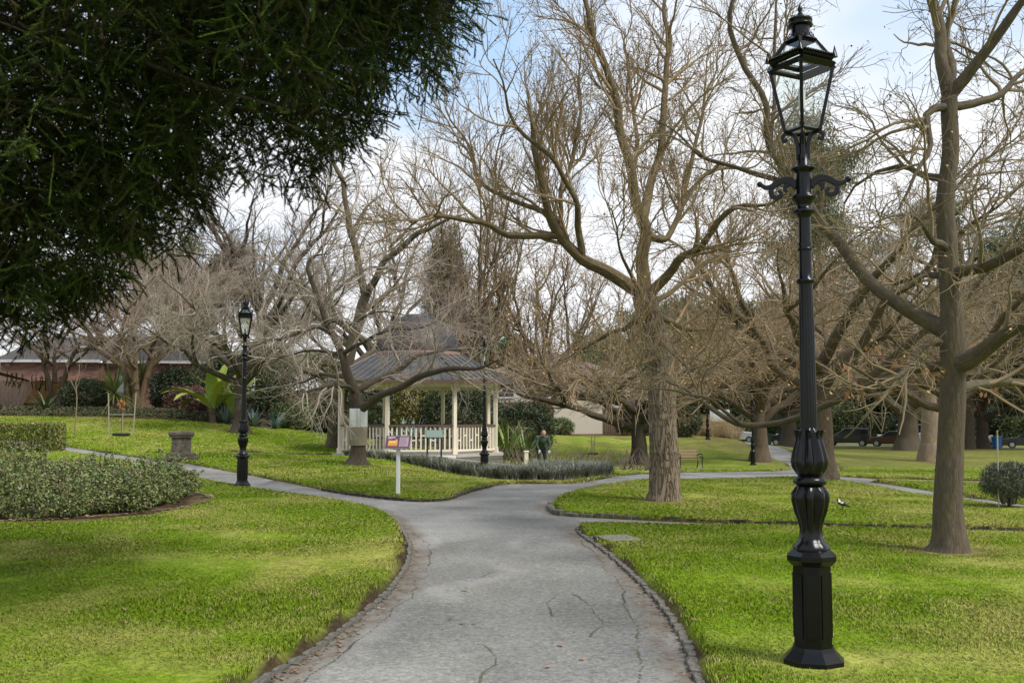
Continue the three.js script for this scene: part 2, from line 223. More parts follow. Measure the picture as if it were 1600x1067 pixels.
function scatter(name, geo, material, items, parent, label, category) { // items: [x,y,z,rotY,sx,sy,color(,tiltX,tiltZ)]
  const m = new THREE.InstancedMesh(geo, material, items.length), M = new THREE.Matrix4(), Q = new THREE.Quaternion(), E = new THREE.Euler(), c = new THREE.Color();
  items.forEach((t, i) => { E.set(t[7] || 0, t[3], t[8] || 0, 'YXZ'); M.compose(V(t[0], t[1], t[2]), Q.setFromEuler(E), V(t[4], t[5], t[4])); m.setMatrixAt(i, M); m.setColorAt(i, c.setRGB(...t[6])); });
  m.name = parent ? name : numbered(name); m.userData.kind = 'stuff'; if (label) { m.userData.label = label; m.userData.category = category; } m.castShadow = m.receiveShadow = true; (parent || scene).add(m); return m;
}
{
  const r = mulberry(77), near = [], mid = [], far = [];
  for (let d = 4.8; d < 52;) { const s = .030 + .0024 * d; const w = .56 * d + 2;
    for (let x = -w; x < w; x += s) { const px = x + (r() - .5) * s, pz = -d - (r() - .5) * s; const e = pathDist(px, pz); if (e < (nearKerb(px, pz) ? .075 + .05 * r() : .03)) continue; if (bedDist(px, pz) < .02 || ditchDist(px, pz) < .13) continue; if (Math.min(Math.hypot(px - 2.89, pz + 19.7) - .15, Math.hypot(px - 5.19, pz + 12.32), Math.hypot(px - 2, pz + 6.78) + .12) < .3 + .25 * r()) continue; if (px > -6.4 && px < -.4 && pz < -34 && pz > -40) continue;
      const t = lawnTone(px, pz), k = Math.min(1, Math.max(0, t * .8 + .55 * (r() - .5))), v = .78 + .45 * r(), c = mix3(GREEN, DRY, k).map(q => q * v); if (r() < .09) { c[0] = .5 * v; c[1] = .42 * v; c[2] = .19 * v; } else if (r() < .05) { c[0] = .09 * v; c[1] = .17 * v; c[2] = .03 * v; }
      const edge = e < .16 ? 1.35 : 1, sc = d < 13 ? 1 : d < 26 ? s / .055 : s / .08; (d < 13 ? near : d < 26 ? mid : far).push([px, gy(px, pz), pz, r() * 6.28, sc, (.75 + .5 * r() + .25 * (1 - t)) * edge, c]); }
    d += s; }
  const lm = new THREE.MeshPhysicalMaterial({ color: 0xffffff, roughness: 1, specularIntensity: .15, side: THREE.DoubleSide });
  scatter('lawn_grass', bladeTuft(26, .046, .015, .0016, 1, 2.6), lm, near, null, 'short mown grass of the lawns beside the walk', 'grass');
  scatter('lawn_grass', bladeTuft(20, .058, .017, .0024, 2, 2.6), lm, mid, null, 'short mown grass of the lawns round the junction', 'grass');
  scatter('lawn_grass', bladeTuft(14, .085, .022, .0045, 3, 2.2), lm, far, null, 'short mown grass of the lawns near the gazebo', 'grass');
  console.log('grass', near.length, mid.length, far.length);
}
const LIMBS_A = [
  [[0.0,-0.05,0.0,0.382],[0.0,0.19,0.0,0.332],[0.0,1.04,0.0,0.295],[-0.01,2.02,0.0,0.283],[-0.08,2.76,0.0,0.271],[-0.23,3.51,0.0,0.271],[-0.34,3.98,0.0,0.246]],
  [[-0.35,3.98,0.0,0.185],[-1.0,4.37,0.13,0.17],[-1.53,4.56,0.27,0.155],[-1.82,4.82,0.4,0.141],[-2.09,5.09,0.53,0.126],[-2.23,5.29,0.67,0.112],[-2.4,5.95,0.8,0.098],[-2.49,6.6,0.93,0.085],[-2.52,6.96,1.07,0.071],[-2.63,7.43,1.2,0.058]],
  [[-1.53,4.55,0.3,0.097],[-1.61,5.14,0.57,0.086],[-1.68,5.54,0.84,0.076],[-1.91,5.88,1.11,0.066],[-2.2,6.26,1.39,0.056],[-2.69,6.79,1.66,0.046],[-3.01,7.42,1.93,0.036],[-3.22,7.86,2.2,0.027]],
  [[-1.97,5.09,0.5,0.06],[-1.87,5.97,0.2,0.054],[-1.73,6.51,-0.1,0.047],[-1.59,7.56,-0.4,0.04],[-1.57,8.58,-0.7,0.033],[-1.48,9.32,-1.0,0.026]],
  [[-2.11,5.01,0.5,0.096],[-2.96,5.06,0.83,0.084],[-3.4,5.2,1.17,0.071],[-3.83,5.24,1.5,0.06],[-4.23,5.1,1.83,0.048],[-4.62,4.9,2.17,0.037],[-4.99,4.48,2.5,0.027]],
  [[-2.4,5.29,0.7,0.071],[-2.74,5.71,0.32,0.063],[-3.5,6.14,-0.06,0.054],[-3.69,6.72,-0.44,0.045],[-3.95,7.43,-0.82,0.036],[-4.28,8.05,-1.2,0.026]],
  [[-0.35,3.89,0.0,0.185],[-0.33,4.58,0.07,0.172],[-0.33,5.04,0.15,0.159],[-0.37,5.49,0.22,0.146],[-0.49,6.06,0.29,0.133],[-0.61,6.57,0.36,0.121],[-0.84,7.31,0.44,0.108],[-1.07,7.93,0.51,0.096],[-1.25,8.67,0.58,0.084],[-1.36,9.23,0.65,0.071],[-1.54,9.73,0.73,0.059],[-1.65,10.41,0.8,0.047]],
  [[-0.31,5.42,0.0,0.123],[-0.22,6.05,-0.19,0.113],[-0.04,6.82,-0.37,0.104],[0.05,7.54,-0.56,0.093],[0.21,8.28,-0.75,0.083],[0.34,9.1,-0.94,0.073],[0.22,9.94,-1.12,0.062],[0.32,10.67,-1.31,0.051],[0.48,11.54,-1.5,0.04]],
  [[-0.12,3.98,0.0,0.135],[0.13,4.33,0.26,0.12],[0.27,4.63,0.51,0.104],[0.62,4.87,0.77,0.09],[0.91,5.22,1.03,0.075],[1.19,5.39,1.29,0.061],[1.62,5.4,1.54,0.047],[1.98,5.56,1.8,0.034]],
  [[0.06,5.07,0.0,0.086],[0.43,5.74,-0.4,0.075],[0.62,6.43,-0.8,0.064],[0.96,7.67,-1.2,0.052],[1.29,8.56,-1.6,0.04],[1.58,9.49,-2.0,0.027]],
  [[0.4,5.8,-0.4,0.063],[0.99,6.43,-0.8,0.054],[1.38,6.69,-1.2,0.046],[2.09,6.81,-1.6,0.037],[2.58,7.24,-2.0,0.027]],
  [[-0.48,6.49,0.0,0.062],[-0.37,7.48,-0.55,0.054],[-0.33,8.21,-1.1,0.045],[-0.41,9.23,-1.65,0.037],[-0.41,10.1,-2.2,0.027]],
  [[-0.3,3.83,0.0,0.098],[0.02,3.6,-0.62,0.084],[0.66,3.48,-1.25,0.069],[1.47,3.47,-1.87,0.052],[2.3,3.19,-2.5,0.035]],
  [[-0.36,3.54,0.0,0.086],[-0.58,3.48,-0.62,0.073],[-1.0,3.23,-1.25,0.059],[-1.58,3.02,-1.87,0.044],[-2.13,2.61,-2.5,0.028]],
  [[-0.13,3.02,0.0,0.062],[0.14,2.74,0.83,0.046],[0.42,2.32,1.67,0.031],[0.57,1.94,2.5,0.017]],
  [[-0.13,2.85,0.0,0.062],[-0.64,2.63,0.83,0.046],[-1.16,2.22,1.67,0.031],[-1.55,1.94,2.5,0.017]],
  [[-0.07,3.43,0.0,0.074],[-0.49,3.82,0.65,0.058],[-0.79,4.29,1.3,0.044],[-1.07,4.73,1.95,0.03],[-1.21,5.13,2.6,0.017]],
  [[-0.06,3.89,0.0,0.074],[0.51,4.21,-0.65,0.062],[1.12,4.79,-1.3,0.05],[1.82,5.08,-1.95,0.037],[2.57,5.52,-2.6,0.022]],
];
const LIMBS_B = [
  [[0.0,-0.05,0.0,0.262],[0.01,0.1,0.0,0.208],[0.03,0.66,0.0,0.173],[0.09,1.65,0.0,0.162],[0.12,2.35,0.0,0.154],[0.11,2.97,0.0,0.139],[0.09,3.43,0.0,0.131],[0.11,4.14,0.0,0.116],[0.17,4.93,0.0,0.108],[0.18,5.53,0.0,0.108]],
  [[0.18,5.49,0.0,0.1],[0.1,6.3,0.0,0.092],[0.14,6.87,-0.2,0.086],[0.19,7.96,-0.4,0.072],[0.19,9.28,-0.6,0.048]],
  [[0.2,5.57,0.0,0.069],[0.38,6.28,-0.4,0.064],[0.57,7.12,-0.8,0.057],[0.84,8.45,-1.2,0.042]],
  [[0.25,5.57,0.0,0.092],[0.47,5.98,0.2,0.083],[0.69,6.3,0.4,0.074],[0.91,6.57,0.6,0.066],[1.24,7.04,1.0,0.042]],
  [[0.24,5.4,0.0,0.069],[0.72,5.59,-0.2,0.063],[1.36,5.98,-0.5,0.056],[2.31,6.41,-1.0,0.042]],
  [[0.13,5.45,0.0,0.062],[-0.22,5.15,0.3,0.053],[-0.35,4.72,0.5,0.044],[-0.58,4.41,0.7,0.036],[-0.82,3.96,0.9,0.021]],
  [[0.08,4.51,0.0,0.062],[-0.07,4.61,-0.3,0.055],[-0.15,4.71,-0.4,0.048],[-0.27,4.78,-0.6,0.04],[-0.58,4.66,-0.9,0.033],[-0.74,4.47,-1.2,0.021]],
  [[0.12,3.34,0.0,0.1],[0.18,3.35,0.3,0.09],[0.38,3.48,0.7,0.08],[0.6,3.65,1.0,0.071],[0.84,4.05,1.5,0.047]],
  [[0.07,3.34,0.0,0.062],[-0.06,3.43,-0.4,0.048],[-0.28,3.35,-0.9,0.033],[-0.56,3.54,-1.3,0.021]],
  [[0.14,2.19,0.0,0.146],[0.38,2.37,0.3,0.128],[0.59,2.55,0.8,0.108],[0.84,2.68,1.4,0.075]],
  [[0.13,1.94,0.0,0.1],[0.61,2.01,-0.4,0.087],[1.47,2.11,-1.0,0.075],[2.48,2.44,-1.6,0.052]],
  [[0.02,2.62,0.0,0.139],[-0.3,2.92,-0.3,0.118],[-0.67,3.36,-0.6,0.105],[-1.1,4.0,-0.9,0.091],[-1.33,4.41,-1.1,0.075],[-1.54,4.95,-1.2,0.068],[-1.73,5.41,-1.3,0.06],[-1.91,5.99,-1.3,0.055],[-2.09,6.56,-1.3,0.051],[-2.13,7.15,-1.3,0.043],[-2.1,7.87,-1.3,0.034],[-2.02,8.77,-1.3,0.021]],
  [[-1.45,4.77,-1.2,0.051],[-2.12,5.09,-1.5,0.039],[-2.59,5.29,-1.8,0.035],[-2.88,5.66,-2.2,0.027],[-3.16,6.03,-2.5,0.019]],
  [[-1.68,5.32,-1.3,0.043],[-1.54,5.87,-1.5,0.035],[-1.51,6.66,-1.7,0.031],[-1.42,7.58,-1.9,0.027],[-1.27,8.38,-2.0,0.018]],
  [[0.02,2.19,0.0,0.085],[-0.38,2.21,-0.5,0.072],[-0.66,1.99,-1.0,0.067],[-0.82,1.82,-1.4,0.064],[-1.23,1.65,-1.8,0.062],[-1.75,1.52,-2.2,0.059],[-1.91,1.52,-2.3,0.055],[-2.31,1.75,-2.6,0.047],[-2.59,1.98,-2.8,0.033],[-2.89,2.15,-3.0,0.019]],
  [[-1.87,1.51,-2.3,0.037],[-2.24,1.74,-2.0,0.031],[-2.67,1.87,-1.6,0.026],[-3.33,1.92,-1.2,0.017],[-3.86,2.07,-1.0,0.01]],
  [[0.06,2.5,0.0,0.069],[-0.29,2.38,0.1,0.053],[-0.76,2.02,0.5,0.037],[-1.37,1.99,1.4,0.024],[-1.7,2.19,1.6,0.017]],
  [[0.11,3.04,0.0,0.069],[0.63,3.4,-0.9,0.058],[1.22,4.02,-1.6,0.043],[1.7,4.82,-2.0,0.027]],
  [[0.09,3.59,0.0,0.062],[-0.46,3.76,0.8,0.043],[-0.91,3.79,1.4,0.027],[-1.4,3.64,1.8,0.02]],
];
const LIMBS_C = [
  [[0.02,-0.03,0,0.394],[0.04,0.19,0,0.263],[0.05,0.78,0,0.216],[0.06,1.53,0,0.225],[-0.04,1.94,0,0.225]],
  [[-0.04,1.9,0,0.206],[-0.14,2.33,0,0.169],[-0.31,2.88,0,0.15],[-0.45,3.21,0,0.141],[-0.64,3.76,0,0.122],[-0.85,4.12,0,0.113],[-1.03,4.63,0,0.103],[-1.26,5.29,0,0.084],[-1.48,5.9,0,0.066],[-1.35,6.15,0,0.056],[-0.92,6.21,0,0.037]],
  [[0.06,1.62,0,0.15],[0.36,1.77,0.4,0.13],[0.66,2.02,0.8,0.119],[1.38,2.21,1.2,0.108],[1.88,2.57,1.6,0.098],[2.46,2.64,2,0.087],[3.04,2.77,2.3,0.078],[3.64,2.71,2.6,0.06],[4.17,2.91,3,0.034]],
  [[0.02,2.05,0,0.113],[0.27,2.32,-0.2,0.104],[0.69,2.55,-0.4,0.095],[1.18,2.85,-0.6,0.086],[1.66,3.16,-0.8,0.077],[2.36,3.33,-1,0.058],[3.1,3.44,-1.2,0.035]],
  [[-0.54,3.33,0,0.075],[-1.22,3.34,-0.5,0.057],[-2.09,3.27,-1,0.048],[-2.98,3.0,-1.5,0.03]],
  [[-0.74,3.91,0,0.075],[-1.22,3.94,0.8,0.064],[-1.68,3.64,1.6,0.053],[-2.13,3.49,2.4,0.035],[-2.42,3.21,3,0.02]],
  [[-0.41,3.29,0,0.075],[0.28,3.54,0.5,0.065],[0.67,3.78,1,0.054],[1.66,3.84,1.6,0.035],[2.58,4.07,2,0.021]],
  [[-0.89,4.31,0,0.075],[-0.33,4.14,0.8,0.064],[0.13,4.09,1.4,0.054],[0.99,4.33,2,0.035],[1.74,4.12,2.4,0.021]],
  [[-0.14,2.46,0,0.084],[-0.92,2.69,-1,0.077],[-2.09,2.53,-2,0.06],[-3.12,2.76,-3,0.041]],
  [[-0.06,2.13,0,0.084],[-0.38,2.25,1,0.072],[-1.08,2.14,2,0.052],[-1.55,1.7,3,0.025]],
  [[-1.05,4.63,0,0.056],[-0.56,5.42,-1,0.048],[0.28,6.15,-2,0.04],[1.03,6.02,-2.5,0.024]],
];
const LIMBS_D = [
  [[0.0,-0.05,0.0,0.363],[0.02,0.29,0.0,0.29],[0.15,1.49,0.0,0.266],[0.56,3.42,0.0,0.218],[0.96,5.13,0.0,0.194],[1.19,5.86,0.0,0.181]],
  [[1.19,5.81,0.0,0.145],[0.91,6.89,0.0,0.133],[0.66,8.02,0.0,0.121],[0.43,8.91,0.0,0.109],[0.06,10.6,0.0,0.085],[-0.4,11.8,0.0,0.06],[-0.53,12.81,0.0,0.036]],
  [[0.66,8.02,0.0,0.085],[0.96,9.27,-1.0,0.074],[1.58,10.25,-2.0,0.051]],
  [[1.22,5.74,0.0,0.145],[1.57,6.29,0.5,0.131],[1.99,6.82,1.0,0.118],[2.98,7.76,1.5,0.105],[4.19,8.19,2.0,0.08],[5.14,8.44,2.5,0.045]],
  [[0.68,3.67,0.0,0.121],[-0.74,4.98,-1.0,0.099],[-1.97,6.62,-2.0,0.076],[-2.99,7.81,-3.0,0.052]],
  [[0.45,2.94,0.0,0.121],[1.64,4.05,-2.0,0.102],[3.03,5.21,-3.5,0.079]],
  [[0.33,2.46,0.0,0.121],[-0.8,2.9,1.0,0.094],[-1.76,3.31,2.0,0.069],[-2.42,3.03,3.0,0.045]],
  [[0.91,5.01,0.0,0.097],[2.13,6.36,-2.0,0.076],[3.06,7.01,-3.0,0.052]],
];
// ───────────────────────── trees ─────────────────────────
class Tubes { // collects tapering tubes into one geometry
  constructor() { this.p = []; this.n = []; this.t = []; this.i = []; }
  add(pts, rad, k, rough = 0) {
    const base = this.p.length / 3, N = pts.length; let ux = 1, uy = 0, uz = 0, len = 0;
    for (let a = 0; a < N; a++) {
      const P = pts[a], A = pts[Math.max(0, a - 1)], B = pts[Math.min(N - 1, a + 1)]; let dx = B[0] - A[0], dy = B[1] - A[1], dz = B[2] - A[2]; const L = Math.hypot(dx, dy, dz) || 1; dx /= L; dy /= L; dz /= L;
      if (a === 0) { if (Math.abs(dx) > .8) { ux = 0; uz = 1; } } else len += Math.hypot(P[0] - A[0], P[1] - A[1], P[2] - A[2]);
      const q = ux * dx + uy * dy + uz * dz; ux -= q * dx; uy -= q * dy; uz -= q * dz; const l = Math.hypot(ux, uy, uz) || 1; ux /= l; uy /= l; uz /= l;
      const vx = dy * uz - dz * uy, vy = dz * ux - dx * uz, vz = dx * uy - dy * ux;
      for (let s = 0; s <= k; s++) { const th = s / k * 6.2832, c = Math.cos(th), w = Math.sin(th), nx = ux * c + vx * w, ny = uy * c + vy * w, nz = uz * c + vz * w; let r = rad[a];
        if (rough) { const sk = s % k, ridge = Math.abs(noise3(Math.cos(th) * rad[0] * 14 + 5, len * 2.2, Math.sin(th) * rad[0] * 14) - .5) * 2, lump = fbm(Math.cos(th) * 2, len * 1.2, Math.sin(th) * 2, 2) - .5; r += rough * (1 - ridge * 2) * .5 + rad[a] * .14 * lump; }
        this.p.push(P[0] + nx * r, P[1] + ny * r, P[2] + nz * r); this.n.push(nx, ny, nz); this.t.push(s / k * Math.max(1, Math.round(rad[0] * 6.28 / .5)), len / .9); }
    }
    for (let a = 0; a < N - 1; a++) for (let s = 0; s < k; s++) { const o = base + a * (k + 1) + s; this.i.push(o, o + 1, o + k + 1, o + 1, o + k + 2, o + k + 1); }
  }
  geo(recompute) { const g = new THREE.BufferGeometry(); g.setAttribute('position', new THREE.Float32BufferAttribute(this.p, 3)); g.setAttribute('normal', new THREE.Float32BufferAttribute(this.n, 3)); g.setAttribute('uv', new THREE.Float32BufferAttribute(this.t, 2)); g.setIndex(this.i); if (recompute) g.computeVertexNormals(); return g; }
}
const barkTex = tex(512, 512, (u, v) => { const w = pf(u, v, 6, 4, 5, 3), a = pn(u + .04 * (w - .5), v, 22, 7, 61), b = pn(u, v, 60, 22, 71), r = Math.abs(a - .5) * 2, k = .62 + .38 * ss(.05, .5, r) + .22 * (b - .5) + .22 * (pf(u, v, 4, 3, 81, 4) - .5); return [k, k * .985, k * .96]; });
const barkFine = tex(512, 512, (u, v) => { const a = pf(u, v, 14, 9, 15, 4), b = pf(u, v, 40, 26, 25, 3), m = ss(.52, .7, pf(u, v, 5, 5, 35, 4)), k = .8 + .34 * (a - .5) + .3 * (b - .5); return mix3([k, k * .98, k * .95], [k * .98, k * 1.0, k * .74], m * .7); });
const fine = (c, s) => new THREE.MeshStandardMaterial({ color: RGB(...c), map: barkFine, roughness: .92, bumpMap: barkFine, bumpScale: s });
const mossTint = (c, s) => new THREE.MeshStandardMaterial({ color: RGB(...c), map: barkTex, roughness: .93, bumpMap: barkTex, bumpScale: s });
const BARK = { stems: fine([.3, .21, .14], .01), ridged: mossTint([.235, .185, .13], .03), tan: fine([.2, .15, .085], .02), grey: fine([.145, .116, .08], .01), dark: fine([.1, .078, .058], .015), pale: fine([.36, .27, .205], .01), brown: fine([.155, .113, .075], .015) };
const TWIG = { tan: mat([.25, .18, .1], .95), olive: mat([.22, .168, .098], .95), grey: mat([.29, .243, .19], .95), pink: mat([.3, .232, .188], .95), dark: mat([.16, .125, .096], .95), brown: mat([.27, .197, .122], .95) };
const vary = (r, a, b) => a + (b - a) * r();
function resample(L, step, wob, r) { // limb [[x,y,z,radius]...] -> points and radii
  const c = new THREE.CatmullRomCurve3(L.map(p => V(p[0], p[1], p[2])), false, 'centripetal'), len = c.getLength(), n = Math.max(3, Math.round(len / step)), pts = [], rad = []; const ph = r() * 99;
  for (let i = 0; i <= n; i++) { const t = i / n, p = c.getPoint(t), f = t * (L.length - 1), k = Math.min(L.length - 2, Math.floor(f)); const w = wob * Math.min(1, t * 6) * Math.min(1, (1 - t) * 8); pts.push([p.x + w * (noise3(p.y * 1.6 + ph, p.x, 1) - .5), p.y + w * (noise3(p.x * 1.6, ph, p.z * 1.6) - .5), p.z + w * (noise3(p.z * 1.6, p.y * 1.6, ph) - .5)]); rad.push(lerp(L[k][3], L[k + 1][3], f - k)); }
  return { pts, rad, len };
}
// children of a branch, and theirs, down to twigs
function sprout(T, tips, r, pts, rad, len, lev, P) {
  const S = P.lev[lev]; if (!S) return;
  const n = Math.floor(S.n * len + r());
  for (let k = 0; k < n; k++) {
    const t = vary(r, S.t0 ?? .2, 1), f = t * (pts.length - 1), a = Math.min(pts.length - 2, Math.floor(f)), q = f - a, p = [0, 1, 2].map(i => lerp(pts[a][i], pts[a + 1][i], q)), R = lerp(rad[a], rad[a + 1], q);
    if (P.minY && p[1] < P.minY) continue;
    let d = V(pts[a + 1][0] - pts[a][0], pts[a + 1][1] - pts[a][1], pts[a + 1][2] - pts[a][2]).normalize(); const side = V(r() - .5, r() - .5, r() - .5).cross(d).normalize(), ang = vary(r, S.a[0], S.a[1]);
    d.multiplyScalar(Math.cos(ang)).addScaledVector(side, Math.sin(ang)); d.y += S.up; d.normalize();
    const L = vary(r, S.l[0], S.l[1]) * (1.15 - .5 * t), m = S.seg, st = L / m, r0 = Math.min(R * .75, S.r[0] * vary(r, .7, 1.25)), r1 = Math.min(r0, S.r[1]), cp = [p], cr = [r0]; let c = p;
    for (let i = 1; i <= m; i++) { d.x += S.w * (r() - .5); d.y += S.w * (r() - .5) + S.trop; d.z += S.w * (r() - .5); if (P.minY && c[1] < P.minY * .8) d.y = Math.abs(d.y) + .3; d.normalize(); c = [c[0] + d.x * st, c[1] + d.y * st, c[2] + d.z * st]; cp.push(c); cr.push(lerp(r0, r1, i / m)); }
    T.add(cp, cr, S.k); if (lev >= P.lev.length - 1) tips.push(c, d.clone()); else { sprout(T, tips, r, cp, cr, L, lev + 1, P); }
  }
}
const LV = (s, up, q = 1, th = 1, curl = 1) => [ // branch levels for a crown of scale s, upward pull up, twig density q, twig thickness th
  { n: 1.7 * q, l: [.9 * s, 2.3 * s], a: [.5, 1.1], up: up * .5, trop: up * .09, w: .42 * curl, seg: 8, k: 5, r: [.034 * s, .011 * th], t0: .22 },
  { n: 3.1 * q / s, l: [.45 * s, 1.15 * s], a: [.45, 1.0], up: up * .4, trop: up * .08, w: .5 * curl, seg: 5, k: 4, r: [.013 * th, .0065 * th], t0: .15 },
  { n: 5.2 * q / s, l: [.2 * s, .6 * s], a: [.4, 1.0], up: up * .35, trop: up * .06, w: .55 * curl, seg: 3, k: 3, r: [.0075 * th, .0042 * th], t0: .1 }];
const leafShape = (() => { const g = new THREE.BufferGeometry(); g.setAttribute('position', new THREE.Float32BufferAttribute([0, 0, 0, -.38, .5, .06, 0, .55, 0, .38, .5, .06, 0, 1, .1], 3)); g.setIndex([0, 2, 1, 0, 3, 2, 1, 2, 4, 2, 3, 4]); g.computeVertexNormals(); return g; })();
function leavesAt(name, tips, frac, size, cols, r, parent, hang = .5, spread = .12) {
  const it = []; for (let i = 0; i < tips.length; i += 2) { if (r() > frac) continue; const p = tips[i], n = 1 + Math.floor(r() * 2.2); for (let k = 0; k < n; k++) { const c = cols[Math.floor(r() * cols.length)], v = vary(r, .75, 1.25), s = size * vary(r, .6, 1.3); it.push([p[0] + spread * (r() - .5), p[1] + spread * (r() - .5), p[2] + spread * (r() - .5), r() * 6.28, s, s, c.map(q => q * v), hang * 3.1 + (r() - .5) * 1.6, (r() - .5) * 1.5]); } }
  if (it.length) scatter(name, leafShape, leafMat(.8), it, parent);
}
let triangles = 0;
function bareTree(name, label, pos, limbs, o) { // limbs[0] is the trunk
  const r = mulberry(o.seed), t = thing(name, label, 'tree', pos, o.turn || 0, o.group), W = new Tubes(), B = new Tubes(), T = new Tubes(), tips = [];
  const built = [];
  limbs.forEach((L0, i) => { let L = L0.map(p => [...p]); if (i >= (o.stems || 1)) { const f = o.slim || 1; for (const p of L) p[3] *= f;
    let best = null, bd = 1e9; for (const p of built) { const d = Math.hypot(p[0] - L[0][0], p[1] - L[0][1], p[2] - L[0][2]); if (d < bd) { bd = d; best = p; } } if (best && bd > .03 && bd < 3) L = [[best[0], best[1], best[2], Math.min(best[3] * .95, L[0][3] * 1.15)], ...(bd < .25 ? L.slice(1) : L)];
     L[L.length - 1][3] = Math.min(L[L.length - 1][3], .012); if (L.length > 2) L[L.length - 2][3] *= .75; } const q = resample(L, i ? .22 : .12, i ? .22 : .05, r); if (i === 0 && o.girth) q.rad.forEach((v, k) => q.rad[k] = v * o.girth); if (i === 0 && o.flare) q.rad.forEach((v, k) => q.rad[k] = v * (1 + o.flare * Math.exp(-Math.max(0, q.pts[k][1]) / .16))); q.pts.forEach((p, k) => built.push([...p, q.rad[k]])); const trunk = i < (o.stems || 1); (trunk ? W : B).add(q.pts, q.rad, trunk ? (o.trunkSides || 40) : q.rad[0] > .09 ? 14 : 9, trunk ? (o.ridge ?? .012) : q.rad[0] * .05); if (i || o.trunkSprout) sprout(T, tips, r, q.pts, q.rad, q.len * (i ? 1 : o.trunkSprout), 0, o); });
  part('trunk', W.geo(true), o.trunkBark || o.bark, t); part('limbs', B.geo(true), o.bark, t, true); part('crown', T.geo(), o.twig, t, true); triangles += T.i.length / 3; 
  if (o.leaves) leavesAt('leaves', tips, o.leaves[0], o.leaves[1], o.leaves[2], r, t, o.leaves[3] ?? .5, o.leaves[4]);
  t.userData.tips = undefined; delete t.userData.tips; return t;
}
// limbs for a tree that the picture shows only as a mass: trunk, then n limbs with random forks
function autoLimbs(seed, { h, r, n, spread, len, rise, stems = 1, lean = 0, low = .55 }) {
  const q = mulberry(seed), out = [];
  for (let s = 0; s < stems; s++) {
    const a0 = q() * 6.28, l0 = stems > 1 ? .28 * h : lean, bx = stems > 1 ? Math.cos(s / stems * 6.28) * r * 1.2 : 0, bz = stems > 1 ? Math.sin(s / stems * 6.28) * r * 1.2 : 0, cx = stems > 1 ? Math.cos(s / stems * 6.28) : Math.cos(a0), cz = stems > 1 ? Math.sin(s / stems * 6.28) : Math.sin(a0);
    const trunk = []; for (let i = 0; i <= 5; i++) { const t = i / 5; trunk.push([bx + cx * l0 * t * t, h * t - (i ? 0 : .1), bz + cz * l0 * t * t, r * (1 - .45 * t) * (i ? 1 : 1.45)]); }
    out.push(trunk);
    const m = Math.ceil(n / stems);
    for (let k = 0; k < m; k++) { const f = low + (1 - low) * (k + .5) / m, i = Math.min(4, Math.floor(f * 5)), u = f * 5 - i, b = [0, 1, 2].map(c => lerp(trunk[i][c], trunk[i + 1][c], u)), a = k * 2.4 + q() * .9 + s, L = len * (.7 + .6 * q()), ri = rise * (.6 + .8 * q()) + .5 * f * rise; const limb = [[b[0], b[1], b[2], r * .5]]; let x = b[0], y = b[1], z = b[2], an = a; for (let j = 1; j <= 5; j++) { an += .5 * (q() - .5); x += Math.cos(an) * L / 5 * spread; z += Math.sin(an) * L / 5 * spread; y += L / 5 * ri * (.5 + .9 * q()); limb.push([x, y, z, r * .5 * (1 - j / 5.6)]); } out.push(limb);
      const j = 2 + Math.floor(q() * 2), b2 = limb[j], fork = [[...b2]]; let ax = b2[0], ay = b2[1], az = b2[2], bn = an + (q() < .5 ? 1 : -1) * .9; for (let e = 1; e <= 4; e++) { ax += Math.cos(bn) * L / 7 * spread; az += Math.sin(bn) * L / 7 * spread; ay += L / 7 * ri * (.6 + .9 * q()); fork.push([ax, ay, az, b2[3] * (1 - e / 4.8)]); } out.push(fork); }
  }
  return out;
}
const YEL = [[.42, .27, .06], [.34, .22, .07], [.3, .17, .06], [.5, .34, .08]], ORG = [[.45, .2, .08], [.38, .17, .07], [.5, .26, .13]], BUDS = [[.3, .2, .08], [.24, .16, .07], [.38, .26, .09]];
const at = (x, z) => [x, hgt(x, z) + LAWN - .03, z];

bareTree('plane_tree', 'large bare spreading tree with thick ridged trunk on the lawn corner by the walk', at(2.89, -19.7), LIMBS_A, { seed: 11, bark: BARK.tan, twig: TWIG.tan, lev: LV(1, .5, 1.75, .7, 1.1), trunkBark: BARK.ridged, slim: .72, girth: .88, flare: .06, ridge: .03, trunkSides: 72, leaves: [.34, .045, BUDS, .4], minY: 1.9 });
{ const t = bareTree('maple_tree', 'bare tree with straight smooth grey-brown trunk and heavy side limbs beside the near lamp', at(5.19, -12.32), LIMBS_B, { seed: 23, bark: BARK.grey, twig: TWIG.olive, lev: LV(.8, .12, 1.5, .58, 1.55), slim: .74, girth: .92, flare: .28, ridge: .006, trunkSides: 56, leaves: [.42, .036, BUDS, .3], minY: 1.8 });
  // a few hanging clusters of dead leaves on the low boughs
  const r = mulberry(5), it = []; for (const [x, y, z, n] of [[-1.0, 2.25, -.7, 16], [-.75, 2.0, -.9, 18], [-.35, 2.28, -.4, 12], [-.5, 2.45, -.8, 10], [-1.5, 2.3, -.8, 10], [-.2, 2.2, .3, 10], [-1.7, 2.1, -1, 7], [.9, 1.95, -.8, 10]]) for (let k = 0; k < n; k++) { const c = ORG[Math.floor(r() * 3)], v = vary(r, .8, 1.2); it.push([x + .3 * (r() - .5), y + .2 * (r() - .5), z + .3 * (r() - .5), r() * 6.28, .065, .1, c.map(q => q * v), 2.6 + .8 * (r() - .5), .7 * (r() - .5)]); }
  scatter('dead_leaves', leafShape, leafMat(.8), it, t); }
